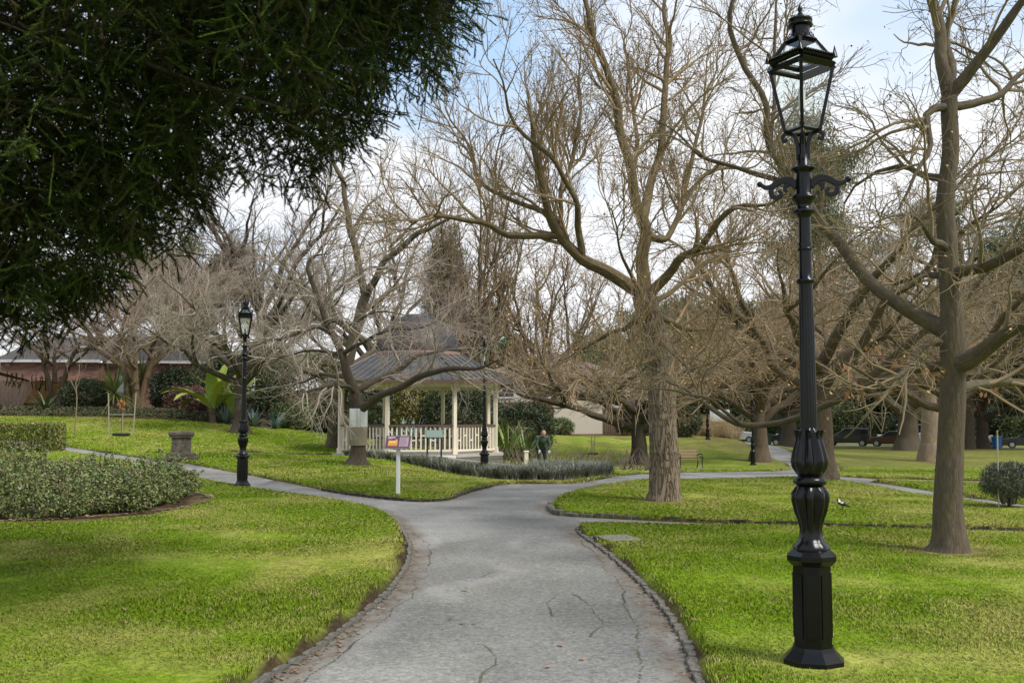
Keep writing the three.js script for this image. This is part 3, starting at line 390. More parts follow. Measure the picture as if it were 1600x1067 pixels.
{ const t = bareTree('elm_tree', 'bare leaning tree with clear plastic collar round its trunk in front of gazebo', at(-4.54, -30), LIMBS_C, { seed: 31, bark: BARK.dark, twig: TWIG.grey, lev: LV(1.1, .02, 1.3, .72, 1.35), slim: .85, girth: .88, flare: .4, ridge: .015, minY: .9 });
  part('trunk_collar', lathe([[.268, 1.08], [.273, 1.08], [.273, 1.62], [.268, 1.62]], 28), new THREE.MeshPhysicalMaterial({ color: RGB(.62, .64, .65), roughness: .22, metalness: .55 }), t).position.set(.05, .03, 0);
  part('painted_band', lathe([[.262, .55], [.266, .55], [.266, 1.07], [.262, 1.07]], 28), mat([.2, .175, .12], .9, { bumpMap: barkTex, bumpScale: .01 }), t).position.set(.045, .03, 0); }
bareTree('elm_tree', 'tall bare tree with thick pale trunk standing behind the gazebo corner post', at(-6.74, -38.7), LIMBS_D, { seed: 37, bark: BARK.grey, twig: TWIG.grey, lev: LV(1.25, .25, .95, .95), minY: 1.5 });
bareTree('mulberry_tree', 'low wide bare tree behind the lamp before the garden bed', at(-11.27, -42.6), autoLimbs(41, { h: 3.0, r: .3, n: 9, spread: .95, len: 4.8, rise: .5, low: .62 }), { seed: 43, bark: BARK.dark, twig: TWIG.grey, lev: LV(1.2, .12, 1.35, .9, 1.3), flare: .35, minY: 2.3 });
bareTree('crape_myrtle', 'bare tree with many smooth tan stems from one root before the brick house', at(-17.8, -48.5), autoLimbs(47, { h: 3.2, r: .2, n: 14, stems: 5, spread: .9, len: 4.2, rise: .6, low: .6 }), { seed: 48, bark: BARK.stems, twig: TWIG.pink, stems: 1, lev: LV(1.15, .1, 1.2, 1.15), minY: 2 });
bareTree('crape_myrtle', 'pinkish twiggy bare tree above the timber fence at the house', at(-22.5, -50.5), autoLimbs(49, { h: 3.4, r: .15, n: 10, stems: 3, spread: .9, len: 4, rise: .5, low: .6 }), { seed: 50, bark: BARK.brown, twig: TWIG.pink, lev: LV(1.15, .05, 1.15, 1.15), minY: 2 });
const G1 = bareTree('oak_tree', 'dark trunked tree with low level limbs and a few yellow leaves behind the rose bed', at(6.92, -56), autoLimbs(53, { h: 3.4, r: .48, n: 11, spread: 1.05, len: 7.5, rise: .28, low: .5 }), { seed: 54, bark: BARK.dark, twig: TWIG.brown, lev: LV(1.6, .1, 1.1, 1.3), leaves: [.6, .12, YEL, .5, .3], minY: 2.2 });
bareTree('oak_tree', 'bare tree rising behind the lamp and bench on the far lawn', at(13.97, -58), autoLimbs(57, { h: 4, r: .5, n: 9, spread: .9, len: 6.5, rise: .55, low: .5 }), { seed: 58, bark: BARK.brown, twig: TWIG.brown, lev: LV(1.5, .15, 1.1, 1.3), leaves: [.25, .1, YEL, .5, .3], minY: 2.4 });
bareTree('oak_tree', 'stout brown trunked bare tree standing behind the near lamp post by the path fork', at(8.2, -27.06), autoLimbs(61, { h: 3.2, r: .3, n: 9, spread: .95, len: 4.6, rise: .55, low: .62 }), { seed: 62, bark: BARK.brown, twig: TWIG.brown, lev: LV(1.1, .12, 1.25, .85), leaves: [.12, .07, YEL, .5, .2], ridge: .015, minY: 2 });
bareTree('gum_tree', 'tree with streaked pink and cream trunk on the lawn near the street', at(25.7, -63.1), autoLimbs(67, { h: 6, r: .62, n: 8, spread: .8, len: 6, rise: .8, low: .6 }), { seed: 68, bark: BARK.pale, twig: TWIG.grey, lev: LV(1.8, .1, .8, 2), leaves: [.6, .13, [[.07, .09, .035], [.1, .11, .045], [.12, .12, .05]], .6, .5], minY: 3.5 });
bareTree('oak_tree', 'massive grey double trunk of a tree at the street verge', at(32.4, -84), autoLimbs(71, { h: 5, r: .95, n: 9, spread: .9, len: 8, rise: .6, low: .5 }), { seed: 72, bark: BARK.grey, twig: TWIG.brown, lev: LV(1.9, .12, .95, 1.7), leaves: [.3, .15, YEL, .5, .4], minY: 3 });
bareTree('oak_tree', 'dark bare tree behind the white walled street verge', at(40.3, -88), autoLimbs(73, { h: 4.6, r: .55, n: 8, spread: .9, len: 7, rise: .65, low: .5 }), { seed: 74, bark: BARK.dark, twig: TWIG.brown, lev: LV(1.9, .12, .95, 1.7), minY: 3 });
bareTree('oak_tree', 'dark trunked bare tree on the verge beside the black parked pickup', at(24.8, -92), autoLimbs(75, { h: 4.6, r: .75, n: 8, spread: .95, len: 8, rise: .6, low: .5 }), { seed: 76, bark: BARK.dark, twig: TWIG.brown, lev: LV(1.9, .12, .95, 1.7), minY: 3 });
bareTree('oak_tree', 'wide twiggy bare tree far beyond the small round bush and the narrow paths', at(14.8, -35), autoLimbs(77, { h: 3.4, r: .3, n: 9, spread: 1.0, len: 5.2, rise: .5, low: .55 }), { seed: 78, bark: BARK.brown, twig: TWIG.tan, lev: LV(1.25, .1, 1.15, .95), leaves: [.2, .07, YEL, .5, .2], minY: 2.2 });
bareTree('poplar_tree', 'slender upright bare tree with many rising stems behind the gazebo roof', at(-2.2, -60), autoLimbs(81, { h: 5, r: .26, n: 9, spread: .34, len: 9, rise: 1.05, low: .35 }), { seed: 82, bark: BARK.grey, twig: TWIG.tan, lev: LV(1.6, .6, .9, 1.25), leaves: [.12, .1, YEL, .5, .3], minY: 2 });
bareTree('poplar_tree', 'upright bare tree with scattered yellow leaves beyond the gazebo', at(1.8, -64), autoLimbs(83, { h: 4.5, r: .3, n: 10, spread: .55, len: 8, rise: .85, low: .35 }), { seed: 84, bark: BARK.grey, twig: TWIG.brown, lev: LV(1.7, .4, .92, 1.35), leaves: [.75, .14, YEL, .5, .4], minY: 2 });
bareTree('elm_tree', 'tall bare tree with curling limbs behind the lamp over the garden bed', at(-14.2, -58), autoLimbs(85, { h: 6.5, r: .4, n: 10, spread: .75, len: 6.5, rise: .75, low: .45 }), { seed: 86, bark: BARK.dark, twig: TWIG.dark, lev: LV(1.4, .1, 1.0, 1.25), minY: 3 });
bareTree('elm_tree', 'bare tree with pinkish twigs rising behind the gazebo dome', at(-7.2, -56), autoLimbs(87, { h: 4.4, r: .34, n: 10, spread: .9, len: 6.5, rise: .55, low: .45 }), { seed: 88, bark: BARK.grey, twig: TWIG.pink, lev: LV(1.4, .1, 1.05, 1.25), minY: 2 });
{ const s = bareTree('sapling', 'slender leafless young tree alone on the lawn before the timber fence', at(-15.7, -36.9), [[[0, -.1, 0, .028], [.02, 1, 0, .022], [-.02, 2.0, .02, .018]], [[-.02, 1.6, .02, .014], [-.3, 2.4, .1, .01], [-.32, 3.3, .1, .006]], [[-.02, 2, .02, .015], [.1, 2.8, -.1, .01], [.02, 3.6, -.1, .005]], [[0, 1.8, 0, .012], [.35, 2.5, .1, .009], [.6, 3.1, .2, .005]]], { seed: 91, bark: BARK.pale, twig: TWIG.grey, ridge: 0, trunkSides: 8, lev: [{ n: 2.2, l: [.3, .8], a: [.4, .9], up: .3, trop: .05, w: .4, seg: 4, k: 3, r: [.009, .005], t0: .2 }], minY: 1.4 }); }

// evergreen trees: trunk with limbs and a crown of leaf clumps
const clumpGeo = (seed, n, w, h, rad, droop) => { const r = mulberry(seed), p = []; for (let i = 0; i < n; i++) { const d = V(r() - .5, r() - .5, r() - .5).normalize().multiplyScalar(rad * Math.cbrt(r())), a = V(r() - .5, r() - .5 - droop, r() - .5).normalize(), b = V(r() - .5, r() - .5, r() - .5).cross(a).normalize().multiplyScalar(w / 2); const e = d.clone().addScaledVector(a, h), m = d.clone().addScaledVector(a, h * .5); p.push(...d.toArray(), ...m.clone().add(b).toArray(), ...m.clone().sub(b).toArray(), ...m.clone().add(b).toArray(), ...e.toArray(), ...m.clone().sub(b).toArray()); } const g = new THREE.BufferGeometry(); g.setAttribute('position', new THREE.Float32BufferAttribute(p, 3)); g.computeVertexNormals(); return g; };
const CL_BROAD = clumpGeo(3, 46, .09, .17, .5, 0), CL_GUM = clumpGeo(4, 54, .045, .22, .5, .5), CL_FINE = clumpGeo(5, 70, .03, .2, .42, -.2), CL_SMALL = clumpGeo(6, 60, .035, .06, .2, 0);
function evergreen(name, label, pos, o) {
  const r = mulberry(o.seed), t = thing(name, label, 'tree', pos, 0, o.group), W = new Tubes(), it = [];
  const H = o.h, tr = resample([[0, -.2, 0, o.r * 1.3], [.1, H * .3, 0, o.r], [.2 * (r() - .5), H * .65, .2, o.r * .6], [0, H * .93, 0, .04]], .4, .3, r); W.add(tr.pts, tr.rad, 12, o.r * .06);
  const lobes = []; for (let k = 0; k < o.lobes; k++) { const f = o.low + (1 - o.low) * Math.pow((k + r()) / o.lobes, .9), a = r() * 6.28, prof = o.prof(f), q = prof * Math.sqrt(vary(r, .15, 1)); lobes.push([Math.cos(a) * q, H * f, Math.sin(a) * q, o.lobe * vary(r, .65, 1.25)]); W.add([[0, H * Math.max(.12, f - .16), 0], [Math.cos(a) * q * .5, H * (f - .06), Math.sin(a) * q * .5], [Math.cos(a) * q, H * f, Math.sin(a) * q]], [o.r * .3, o.r * .18, .02], 5); }
  for (const [x, y, z, R] of lobes) for (let k = 0; k < o.per; k++) { const d = V(r() - .5, r() - .5, r() - .5).normalize().multiplyScalar(R * (.35 + .7 * Math.sqrt(r()))), c = o.cols[Math.floor(r() * o.cols.length)], v = vary(r, .7, 1.3), s = o.s * vary(r, .7, 1.4); it.push([x + d.x, y + d.y * o.flat, z + d.z, r() * 6.28, s, s, c.map(q => q * v)]); }
  part('trunk', W.geo(true), o.bark, t); scatter('crown', o.clump, leafMat(.65), it, t); return t;
}
const GUMC = [[.11, .115, .045], [.085, .1, .04], [.15, .14, .05], [.12, .105, .05]], DARKC = [[.05, .08, .028], [.065, .1, .034], [.08, .105, .04]], CYPC = [[.05, .07, .035], [.07, .08, .045], [.06, .075, .04]], MIDC = [[.08, .12, .04], [.11, .14, .05], [.07, .1, .035]];
evergreen('cypress_tree', 'broad grey-green conical cypress rising behind the gazebo dome', at(-4.8, -72), { seed: 101, h: 12.6, r: .4, lobes: 42, low: .08, prof: f => 2.7 * (1.03 - f) / .9 + .25, lobe: 1.0, per: 26, s: 1.1, flat: 1.3, cols: CYPC, clump: CL_FINE, bark: BARK.dark });
evergreen('gum_tree', 'olive leaved gum tree with open crown behind the brick house roof', at(-22.5, -66), { seed: 103, h: 11.5, r: .35, lobes: 20, low: .42, prof: f => 3.9 * Math.sin(Math.min(1, (f - .3) / .75) * 2.6) + .6, lobe: 1.3, per: 22, s: 1.15, flat: .75, cols: GUMC, clump: CL_GUM, bark: BARK.pale });
evergreen('gum_tree', 'rounded yellowish green gum tree between the bare tree and the house', at(-18.2, -60), { seed: 104, h: 9.2, r: .3, lobes: 16, low: .5, prof: f => 2.6 * Math.sin(Math.min(1, (f - .35) / .7) * 2.6) + .5, lobe: 1.1, per: 24, s: 1.05, flat: .75, cols: GUMC, clump: CL_GUM, bark: BARK.pale });
evergreen('gum_tree', 'tall far-off gum tree whose olive crown shows beside the near lantern', at(24.7, -82), { seed: 105, h: 26, r: .3, lobes: 26, low: .5, prof: f => 3.2 * Math.sin(Math.min(1, (f - .4) / .65) * 2.7) + .7, lobe: 1.7, per: 22, s: 1.7, flat: .8, cols: GUMC, clump: CL_GUM, bark: BARK.pale });
evergreen('pine_tree', 'dark green flat topped pine beyond the street verge', at(38, -86), { seed: 107, h: 21, r: .6, lobes: 26, low: .4, prof: f => 5 * Math.sin(Math.min(1, (f - .3) / .78) * 2.5) + .8, lobe: 1.9, per: 24, s: 1.7, flat: .5, cols: DARKC, clump: CL_FINE, bark: BARK.dark });
evergreen('gum_tree', 'large olive gum tree with dense crown behind the smooth grey-brown trunk', at(46, -84), { seed: 108, h: 19, r: .7, lobes: 30, low: .3, prof: f => 5.5 * Math.sin(Math.min(1, (f - .2) / .85) * 2.6) + .8, lobe: 2, per: 24, s: 1.8, flat: .7, cols: GUMC, clump: CL_GUM, bark: BARK.grey });
[[18, -118, 13, MIDC, 'dense dark evergreen behind the path opening to the street'], [27, -119, 15, DARKC, 'dense dark evergreen behind the black parked pickup'], [37, -116, 14, MIDC, 'dense evergreen behind the black parked wagon'], [47, -112, 15, DARKC, 'dense dark evergreen behind the maroon parked car'], [57, -106, 14, MIDC, 'dense evergreen behind the white parked car'], [68, -100, 14, DARKC, 'dense dark evergreen behind the last parked car'], [32, -122, 16, DARKC, 'dark evergreen in the gap between pickup and wagon'], [42, -119, 17, MIDC, 'tall evergreen rising behind the white street wall'], [52, -114, 17, MIDC, 'tall evergreen behind the white van'], [22, -122, 16, MIDC, 'tall evergreen between the park entrance and the black pickup'], [60, -120, 18, DARKC, 'tallest dark evergreen at the end of the street wall'], [13, -112, 12, DARKC, 'dark evergreen behind the straw coloured grasses'], [9, -100, 9, MIDC, 'dense evergreen above the grey paling fence'], [-3, -96, 10, DARKC, 'dense dark evergreen behind the cream house']].forEach(([x, z, h, c, l], i) => evergreen('street_tree', l, at(x, z), { seed: 120 + i, h, r: .5, lobes: 34, low: .03, prof: f => h * .38 * Math.sin(Math.min(1, f / 1.02) * 2.9) + .8, lobe: h * .15, per: 22, s: h * .12, flat: .8, cols: c, clump: CL_BROAD, bark: BARK.dark }));
// overhanging cypress: trunk outside the frame, boughs reaching over the lawn with hanging sprays
{
  const t = thing('weeping_cypress', 'dark green conifer with hanging sprays overhanging the lawn beside the walk', 'tree', [-8.6, 0, -9.2]);
  const ox = 8.6, oz = 9.2, r = mulberry(201), W = new Tubes(), it = [];
  const tr = resample([[0, -.2, 0, .55], [0, 2, 0, .42], [.15, 5, .1, .36], [0, 10, 0, .2]], .3, .1, r); W.add(tr.pts, tr.rad, 30, .04);
  const bot = [[-9.5, 2.6], [-6, 2.2], [-4.2, 2.1], [-3.85, 2.12], [-3.7, 2.3], [-3.25, 2.52], [-3, 2.62], [-2.8, 2.65], [-2.65, 3.1], [-2.6, 3.55], [-2.45, 3.65], [-2.35, 3.4], [-1.9, 3.3], [-1.65, 3.2], [-1.5, 3.45], [-1.27, 3.65], [-1.2, 3.85], [-1, 4.05], [-.75, 4.2], [-.42, 4.4], [-.24, 4.75], [-.16, 5.2], [.1, 6.5]];
  const bottom = x => { if (x <= bot[0][0]) return bot[0][1]; for (let i = 0; i < bot.length - 1; i++) if (x < bot[i + 1][0]) return lerp(bot[i][1], bot[i + 1][1], (x - bot[i][0]) / (bot[i + 1][0] - bot[i][0])); return 99; };
  const spray = (seed, n, L) => { const q = mulberry(seed), p = []; for (let i = 0; i < n; i++) { const f = Math.sqrt(q()), y = -L * f, a = q() * 6.28, l = (.025 + .05 * q()) * (1.15 - .5 * f), out = .55 * (1 - .5 * f), sx = .05 * f * Math.sin(seed + f * 3), dx = Math.cos(a) * out, dz = Math.sin(a) * out, w = .002 + .0016 * q(), bx = -Math.sin(a) * w, bz = Math.cos(a) * w; p.push(sx + bx, y, bz, sx - bx, y, -bz, sx + dx * l, y - l * .9, dz * l); p.push(sx + dx * l * .4 + bx, y - l * .36, dz * l * .4 + bz, sx + dx * l * .4 - bx, y - l * .36, dz * l * .4 - bz, sx + dx * l * .9 + bz * 6, y - l * .95, dz * l * .9 + bx * 6); } const g = new THREE.BufferGeometry(); g.setAttribute('position', new THREE.Float32BufferAttribute(p, 3)); g.computeVertexNormals(); return g; };
  const sprays = [[], [], []], cols = [[.03, .047, .009], [.02, .032, .008], [.06, .09, .013], [.048, .044, .016]];
  const boughs = [];
  for (let k = 0; k < 64; k++) { // boughs arch out from the trunk and hang down towards their tips
    const z = vary(r, -10.8, -5.9), x1 = vary(r, -5.2, -.2), yb = bottom(x1 + .12 * Math.max(0, -z - 8)) + .28 * Math.max(0, -z - 8), y1 = yb + vary(r, .25, 2.6); if (yb > 6.2) continue; const y0 = Math.min(8, y1 + vary(r, .2, 1)), a = [-8.6, y0, -9.2], m = [(-8.6 + x1) / 2, y0 + .35, (z - 9.2) / 2], e = [x1, y1, z]; boughs.push([a, m, e]); W.add(resample([[a[0] + ox, a[1], a[2] + oz, .06], [m[0] + ox, m[1], m[2] + oz, .04], [e[0] + ox, e[1], e[2] + oz, .008]], .25, .25, r).pts, resample([[a[0] + ox, a[1], a[2] + oz, .06], [m[0] + ox, m[1], m[2] + oz, .04], [e[0] + ox, e[1], e[2] + oz, .008]], .25, .25, r).rad, 5); }
  const N = 125000; let made = 0;
  for (let k = 0; k < N; k++) {
    const x = vary(r, -9.4, .1), z = -vary(r, 5.9, 10.9), b = bottom(x + .12 * Math.max(0, -z - 8)) + .28 * Math.max(0, -z - 8) + .2 + .9 * (fbm(x * 2.3, 4, z * 2.3, 3) - .45); const y = b + 3.4 * Math.pow(r(), 1.5); if (b > 6.6 || y > 7.6) continue;
    const gap = fbm(x * 1.5 + 2, y * 1.1, z * 1.5, 3); const fineGap = fbm(x * 5, y * 3.2, z * 5, 2); const rim = 1 - ss(0, 1, y - b); if (gap < .36 + .19 * rim || fineGap < .33 + .2 * rim) continue; // the crown is in clumps with gaps between
    const c = cols[Math.floor(r() * 4)], v = vary(r, .75, 1.3); sprays[k % 3].push([x + ox, y, z + oz, r() * 6.28, vary(r, .55, 1), vary(r, .5, 1.1), c.map(q => q * v), 2.6 * (r() - .5), 2.6 * (r() - .5)]); made++;
  }
  // one low bough at the lawn's far left
  for (let k = 0; k < 60; k++) { const f = r(); sprays[0].push([ox - 5.6 + 1.45 * f, 2.25 - .22 * f, oz - 9 - .3 * r(), r() * 6.28, .6, .45, cols[1]]); }
  W.add([[ox - 8.4, 3, oz - 9.2], [ox - 6.4, 2.5, oz - 9.1], [ox - 5, 2.15, oz - 9.1], [ox - 4.3, 1.98, oz - 9.1]], [.05, .035, .025, .01], 6);
  part('trunk', W.geo(true), BARK.brown, t);
  sprays.forEach((s, i) => scatter('crown', spray(i + 1, 84, .3), new THREE.MeshPhysicalMaterial({ color: 0xffffff, roughness: .9, specularIntensity: .25, side: THREE.DoubleSide }), s, t)); console.log('sprays', made);
}
// ───────────────────────── lamps ─────────────────────────
const ironTex = tex(128, 128, (u, v) => .5 + .5 * (pf(u, v, 8, 8, 77, 4) - .5) + .15 * (hash3(Math.floor(u * 128), Math.floor(v * 128), 8) - .5), false);
const IRON = new THREE.MeshPhysicalMaterial({ color: RGB(.005, .005, .0053), roughness: .24, specularIntensity: .6, bumpMap: ironTex, bumpScale: .0005 });
const PANE = new THREE.MeshPhysicalMaterial({ color: RGB(.95, .98, .96), roughness: .03, transmission: 1, thickness: 0, ior: 1.45 });
const OPAL = new THREE.MeshPhysicalMaterial({ color: RGB(.82, .84, .8), roughness: .25, transmission: .25, thickness: 0 });
function lobed(profile, n, lobes, depth, k = 48) { // turned profile with leaf lobes; depth(y) in metres
  const g = lathe(profile, k), p = g.attributes.position; for (let i = 0; i < p.count; i++) { const x = p.getX(i), y = p.getY(i), z = p.getZ(i), r = Math.hypot(x, z), a = Math.atan2(z, x), d = depth(y) * (Math.abs(Math.cos(a * lobes / 2)) - .62); if (r > .001) p.setXYZ(i, x * (r + d) / r, y, z * (r + d) / r); } g.computeVertexNormals(); return g;
}
const oct = (r0, r1, y0, y1) => { const g = new THREE.CylinderGeometry(r1, r0, y1 - y0, 8, 1).translate(0, (y0 + y1) / 2, 0).toNonIndexed(); g.rotateY(Math.PI / 8); g.computeVertexNormals(); return g; };
function bentPlate(pts, w, th) { // scroll drawn in the x-y plane, thickened in z
  const c = new THREE.CatmullRomCurve3(pts.map(p => V(p[0], p[1], 0))), N = 40, s = new THREE.Shape(), L = [], R = []; for (let i = 0; i <= N; i++) { const t = i / N, p = c.getPoint(t), d = c.getTangent(t), q = w(t); L.push([p.x - d.y * q, p.y + d.x * q]); R.push([p.x + d.y * q, p.y - d.x * q]); } const P = [...L, ...R.reverse()]; P.forEach((p, i) => i ? s.lineTo(...p) : s.moveTo(...p)); return new THREE.ExtrudeGeometry(s, { depth: th, bevelEnabled: true, bevelSize: .004, bevelThickness: .004, bevelSegments: 2 }).translate(0, 0, -th / 2);
}
function makeLamp(label, [x, y, z], turn, arms, group) {
  const t = thing('street_lamp', label, 'street lamp', [x, y, z], turn, group);
  part('base_plate', [oct(.2, .2, -.04, .05), oct(.195, .145, .05, .105), oct(.145, .135, .105, .13)], IRON, t);
  part('pedestal', [oct(.126, .126, .13, .655), ...[...Array(8)].map((_, i) => { const a = i / 8 * 6.283, g = box(.068, .4, .006, 0, .39, .119); g.rotateY(a); return g; })], IRON, t);
  part('pedestal_cap', [oct(.13, .165, .64, .675), oct(.165, .165, .675, .705), oct(.165, .115, .705, .74)], IRON, t);
  part('lower_vase', lobed([[.112, .735], [.118, .76], [.085, .79], [.072, .82], [.068, .87], [.074, .92], [.092, .98], [.106, 1.05], [.106, 1.1], [.09, 1.14], [.07, 1.155]], 0, 8, q => .03 * ss(.84, 1.0, q) * (1 - ss(1.1, 1.15, q)) + .006), IRON, t);
  part('ring', lathe([[.06, 1.15], [.1, 1.155], [.108, 1.175], [.1, 1.2], [.07, 1.21]], 32), IRON, t);
  part('upper_vase', lobed([[.07, 1.205], [.088, 1.23], [.104, 1.265], [.106, 1.305], [.098, 1.35], [.082, 1.41], [.068, 1.47], [.06, 1.5], [.05, 1.52]], 0, 8, q => .032 * ss(1.22, 1.3, q) * (1 - ss(1.44, 1.52, q)) + .004), IRON, t);
  const tips = []; for (let i = 0; i < 8; i++) { const g = tube([[.07, 1.42, 0], [.078, 1.475, 0], [.088, 1.505, 0], [.094, 1.498, 0]], .011, 8, 6); g.rotateY(i / 8 * 6.283); tips.push(g); }
  for (const g of tips) part('leaf_tip', g, IRON, t);
  part('shaft', lobed([[.052, 1.5], [.05, 1.8], [.047, 2.2], [.045, 2.46], [.06, 2.475], [.066, 2.49], [.045, 2.5], [.044, 2.55]], 0, 16, q => q < 2.45 ? .006 : 0, 64), IRON, t);
  part('upper_shaft', lathe([[.044, 2.5], [.042, 2.68], [.05, 2.69], [.05, 2.7], [.042, 2.71], [.05, 2.725], [.042, 2.74], [.04, 2.9], [.052, 2.93], [.07, 2.935], [.085, 2.945], [.05, 2.965], [.052, 3.0], [.08, 3.03], [.086, 3.045], [.055, 3.065], [.05, 3.2], [.06, 3.215], [.085, 3.228], [.08, 3.24], [.045, 3.25], [.034, 3.33]], 32), IRON, t);
  if (arms) for (const s of [0, Math.PI]) { const g = bentPlate([[.045, 3.12], [.1, 3.165], [.17, 3.15], [.21, 3.125], [.25, 3.125], [.275, 3.145]], q => .022 * (1 - .72 * q), .022); const g2 = bentPlate([[.16, 3.15], [.205, 3.12], [.205, 3.065], [.165, 3.05], [.145, 3.075], [.16, 3.095]], q => .016 * (1 - .6 * q), .02), ball = new THREE.SphereGeometry(.02, 12, 8).translate(.283, 3.148, 0), lf = bentPlate([[.09, 3.155], [.12, 3.11], [.11, 3.085]], q => .018 * (1 - .8 * q), .018); part('ladder_arm', [g, g2, ball, lf], IRON, t).rotation.y = s; }
  // lantern
  const y0 = 3.49, y1 = 3.92, b = .112, T = .205, ro = Math.PI / 4, ringAt = (r, yy) => [0, 1, 2, 3].map(i => [Math.cos(i * Math.PI / 2) * r, yy, Math.sin(i * Math.PI / 2) * r]);
  const B0 = ringAt(b, y0), B1 = ringAt(T, y1), R0 = ringAt(T * .95, y1 + .05), R1 = ringAt(.092, y1 + .185);
  const scr = []; for (let i = 0; i < 4; i++) { const g = bentPlate([[.03, 3.3], [.035, 3.4], [.06, 3.465], [.105, 3.48], [.13, 3.455], [.118, 3.428], [.1, 3.44]], q => .011 * (1 - .4 * q), .014); g.rotateY(i * Math.PI / 2); scr.push(g); } scr.push(cyl(.026, .02, .2, 10, 0, 3.28, 0)); part('lantern_bracket', scr, IRON, t);
  const fr = []; for (let i = 0; i < 4; i++) { const j = (i + 1) % 4; fr.push(plank(B0[i], B1[i], .022, .022), plank(B0[i], B0[j], .022, .02), plank(B1[i], B1[j], .05, .022), plank(R0[i], R1[i], .02, .02), plank(R0[i], R0[j], .03, .03), plank(R1[i], R1[j], .03, .03)); }
  part('lantern_frame', fr, IRON, t);
  const cr = []; for (let i = 0; i < 4; i++) { const j = (i + 1) % 4, n = 13; for (let k = 0; k <= n; k++) { const q = k / n, e = ringAt(T * 1.03, y1 + .062); cr.push(new THREE.SphereGeometry(.0115, 6, 5).translate(lerp(e[i][0], e[j][0], q), y1 + .07, lerp(e[i][2], e[j][2], q))); } cr.push(new THREE.ConeGeometry(.022, .085, 6).translate(B1[i][0] * 1.05, y1 + .095, B1[i][2] * 1.05)); }
  for (let i = 0; i < 10; i++) { const a = i / 10 * 6.283; cr.push(new THREE.TorusGeometry(.012, .004, 5, 8).rotateY(-a + Math.PI / 2).translate(Math.cos(a) * .083, y1 + .21, Math.sin(a) * .083)); }
  part('cresting', cr, IRON, t);
  const quad = (a, c, d, e) => { const g = new THREE.BufferGeometry(); g.setAttribute('position', new THREE.Float32BufferAttribute([...a, ...c, ...d, ...a, ...d, ...e], 3)); g.computeVertexNormals(); return g; };
  for (let i = 0; i < 4; i++) { const j = (i + 1) % 4; part('glass_pane', quad(B0[i], B0[j], B1[j], B1[i]), PANE, t); part('roof_pane', quad(R0[i], R0[j], R1[j], R1[i]), PANE, t); }
  part('lamp_tube', [cyl(.02, .02, .04, 10, 0, y0 + .02, 0), cyl(.012, .012, .1, 8, 0, y0 + .06, 0)], IRON, t); part('bulb', lathe([[0, y0 + .14], [.022, y0 + .15], [.024, y0 + .26], [.012, y0 + .3], [0, y0 + .305]], 12), OPAL, t);
  part('chimney', lathe([[.06, y1 + .19], [.06, y1 + .28], [.056, y1 + .29]], 20), IRON, t);
  part('chimney_cap', lathe([[.052, y1 + .275], [.082, y1 + .285], [.08, y1 + .3], [.06, y1 + .31], [.08, y1 + .318], [.078, y1 + .335], [.04, y1 + .352], [.014, y1 + .36]], 24), IRON, t);
  part('finial', lathe([[.014, y1 + .355], [.02, y1 + .37], [.01, y1 + .38], [.018, y1 + .4], [.012, y1 + .42], [.006, y1 + .43], [0, y1 + .455]], 12), IRON, t);
  return t;
}
const lampA = makeLamp('black cast iron lamp with scrolled side arms standing in grass beside the walk', [1.96, LAWN - .02, -6.78], -.29, true);
lampA.scale.setScalar(1.012);
const lampB = makeLamp('black cast iron lamp at the lawn edge beside the path near the stone pedestal', [-6.2, hgt(-6.2, -23.68) + .04, -23.68], 1.0, false);
dup(lampB, [-.77, hgt(-.77, -28.7) + .05, -28.7], .3, 'black cast iron lamp rising from the grey-green border in front of the gazebo').scale.setScalar(.88);
dup(lampB, [12.93, hgt(12.93, -55.2) + .05, -55.2], .5, 'black cast iron lamp standing before a tree trunk beyond the bench');
dup(lampB, [13.6, hgt(13.6, -71.4) + .05, -71.4], .9, 'distant black cast iron lamp beside the dry grasses near the street path');

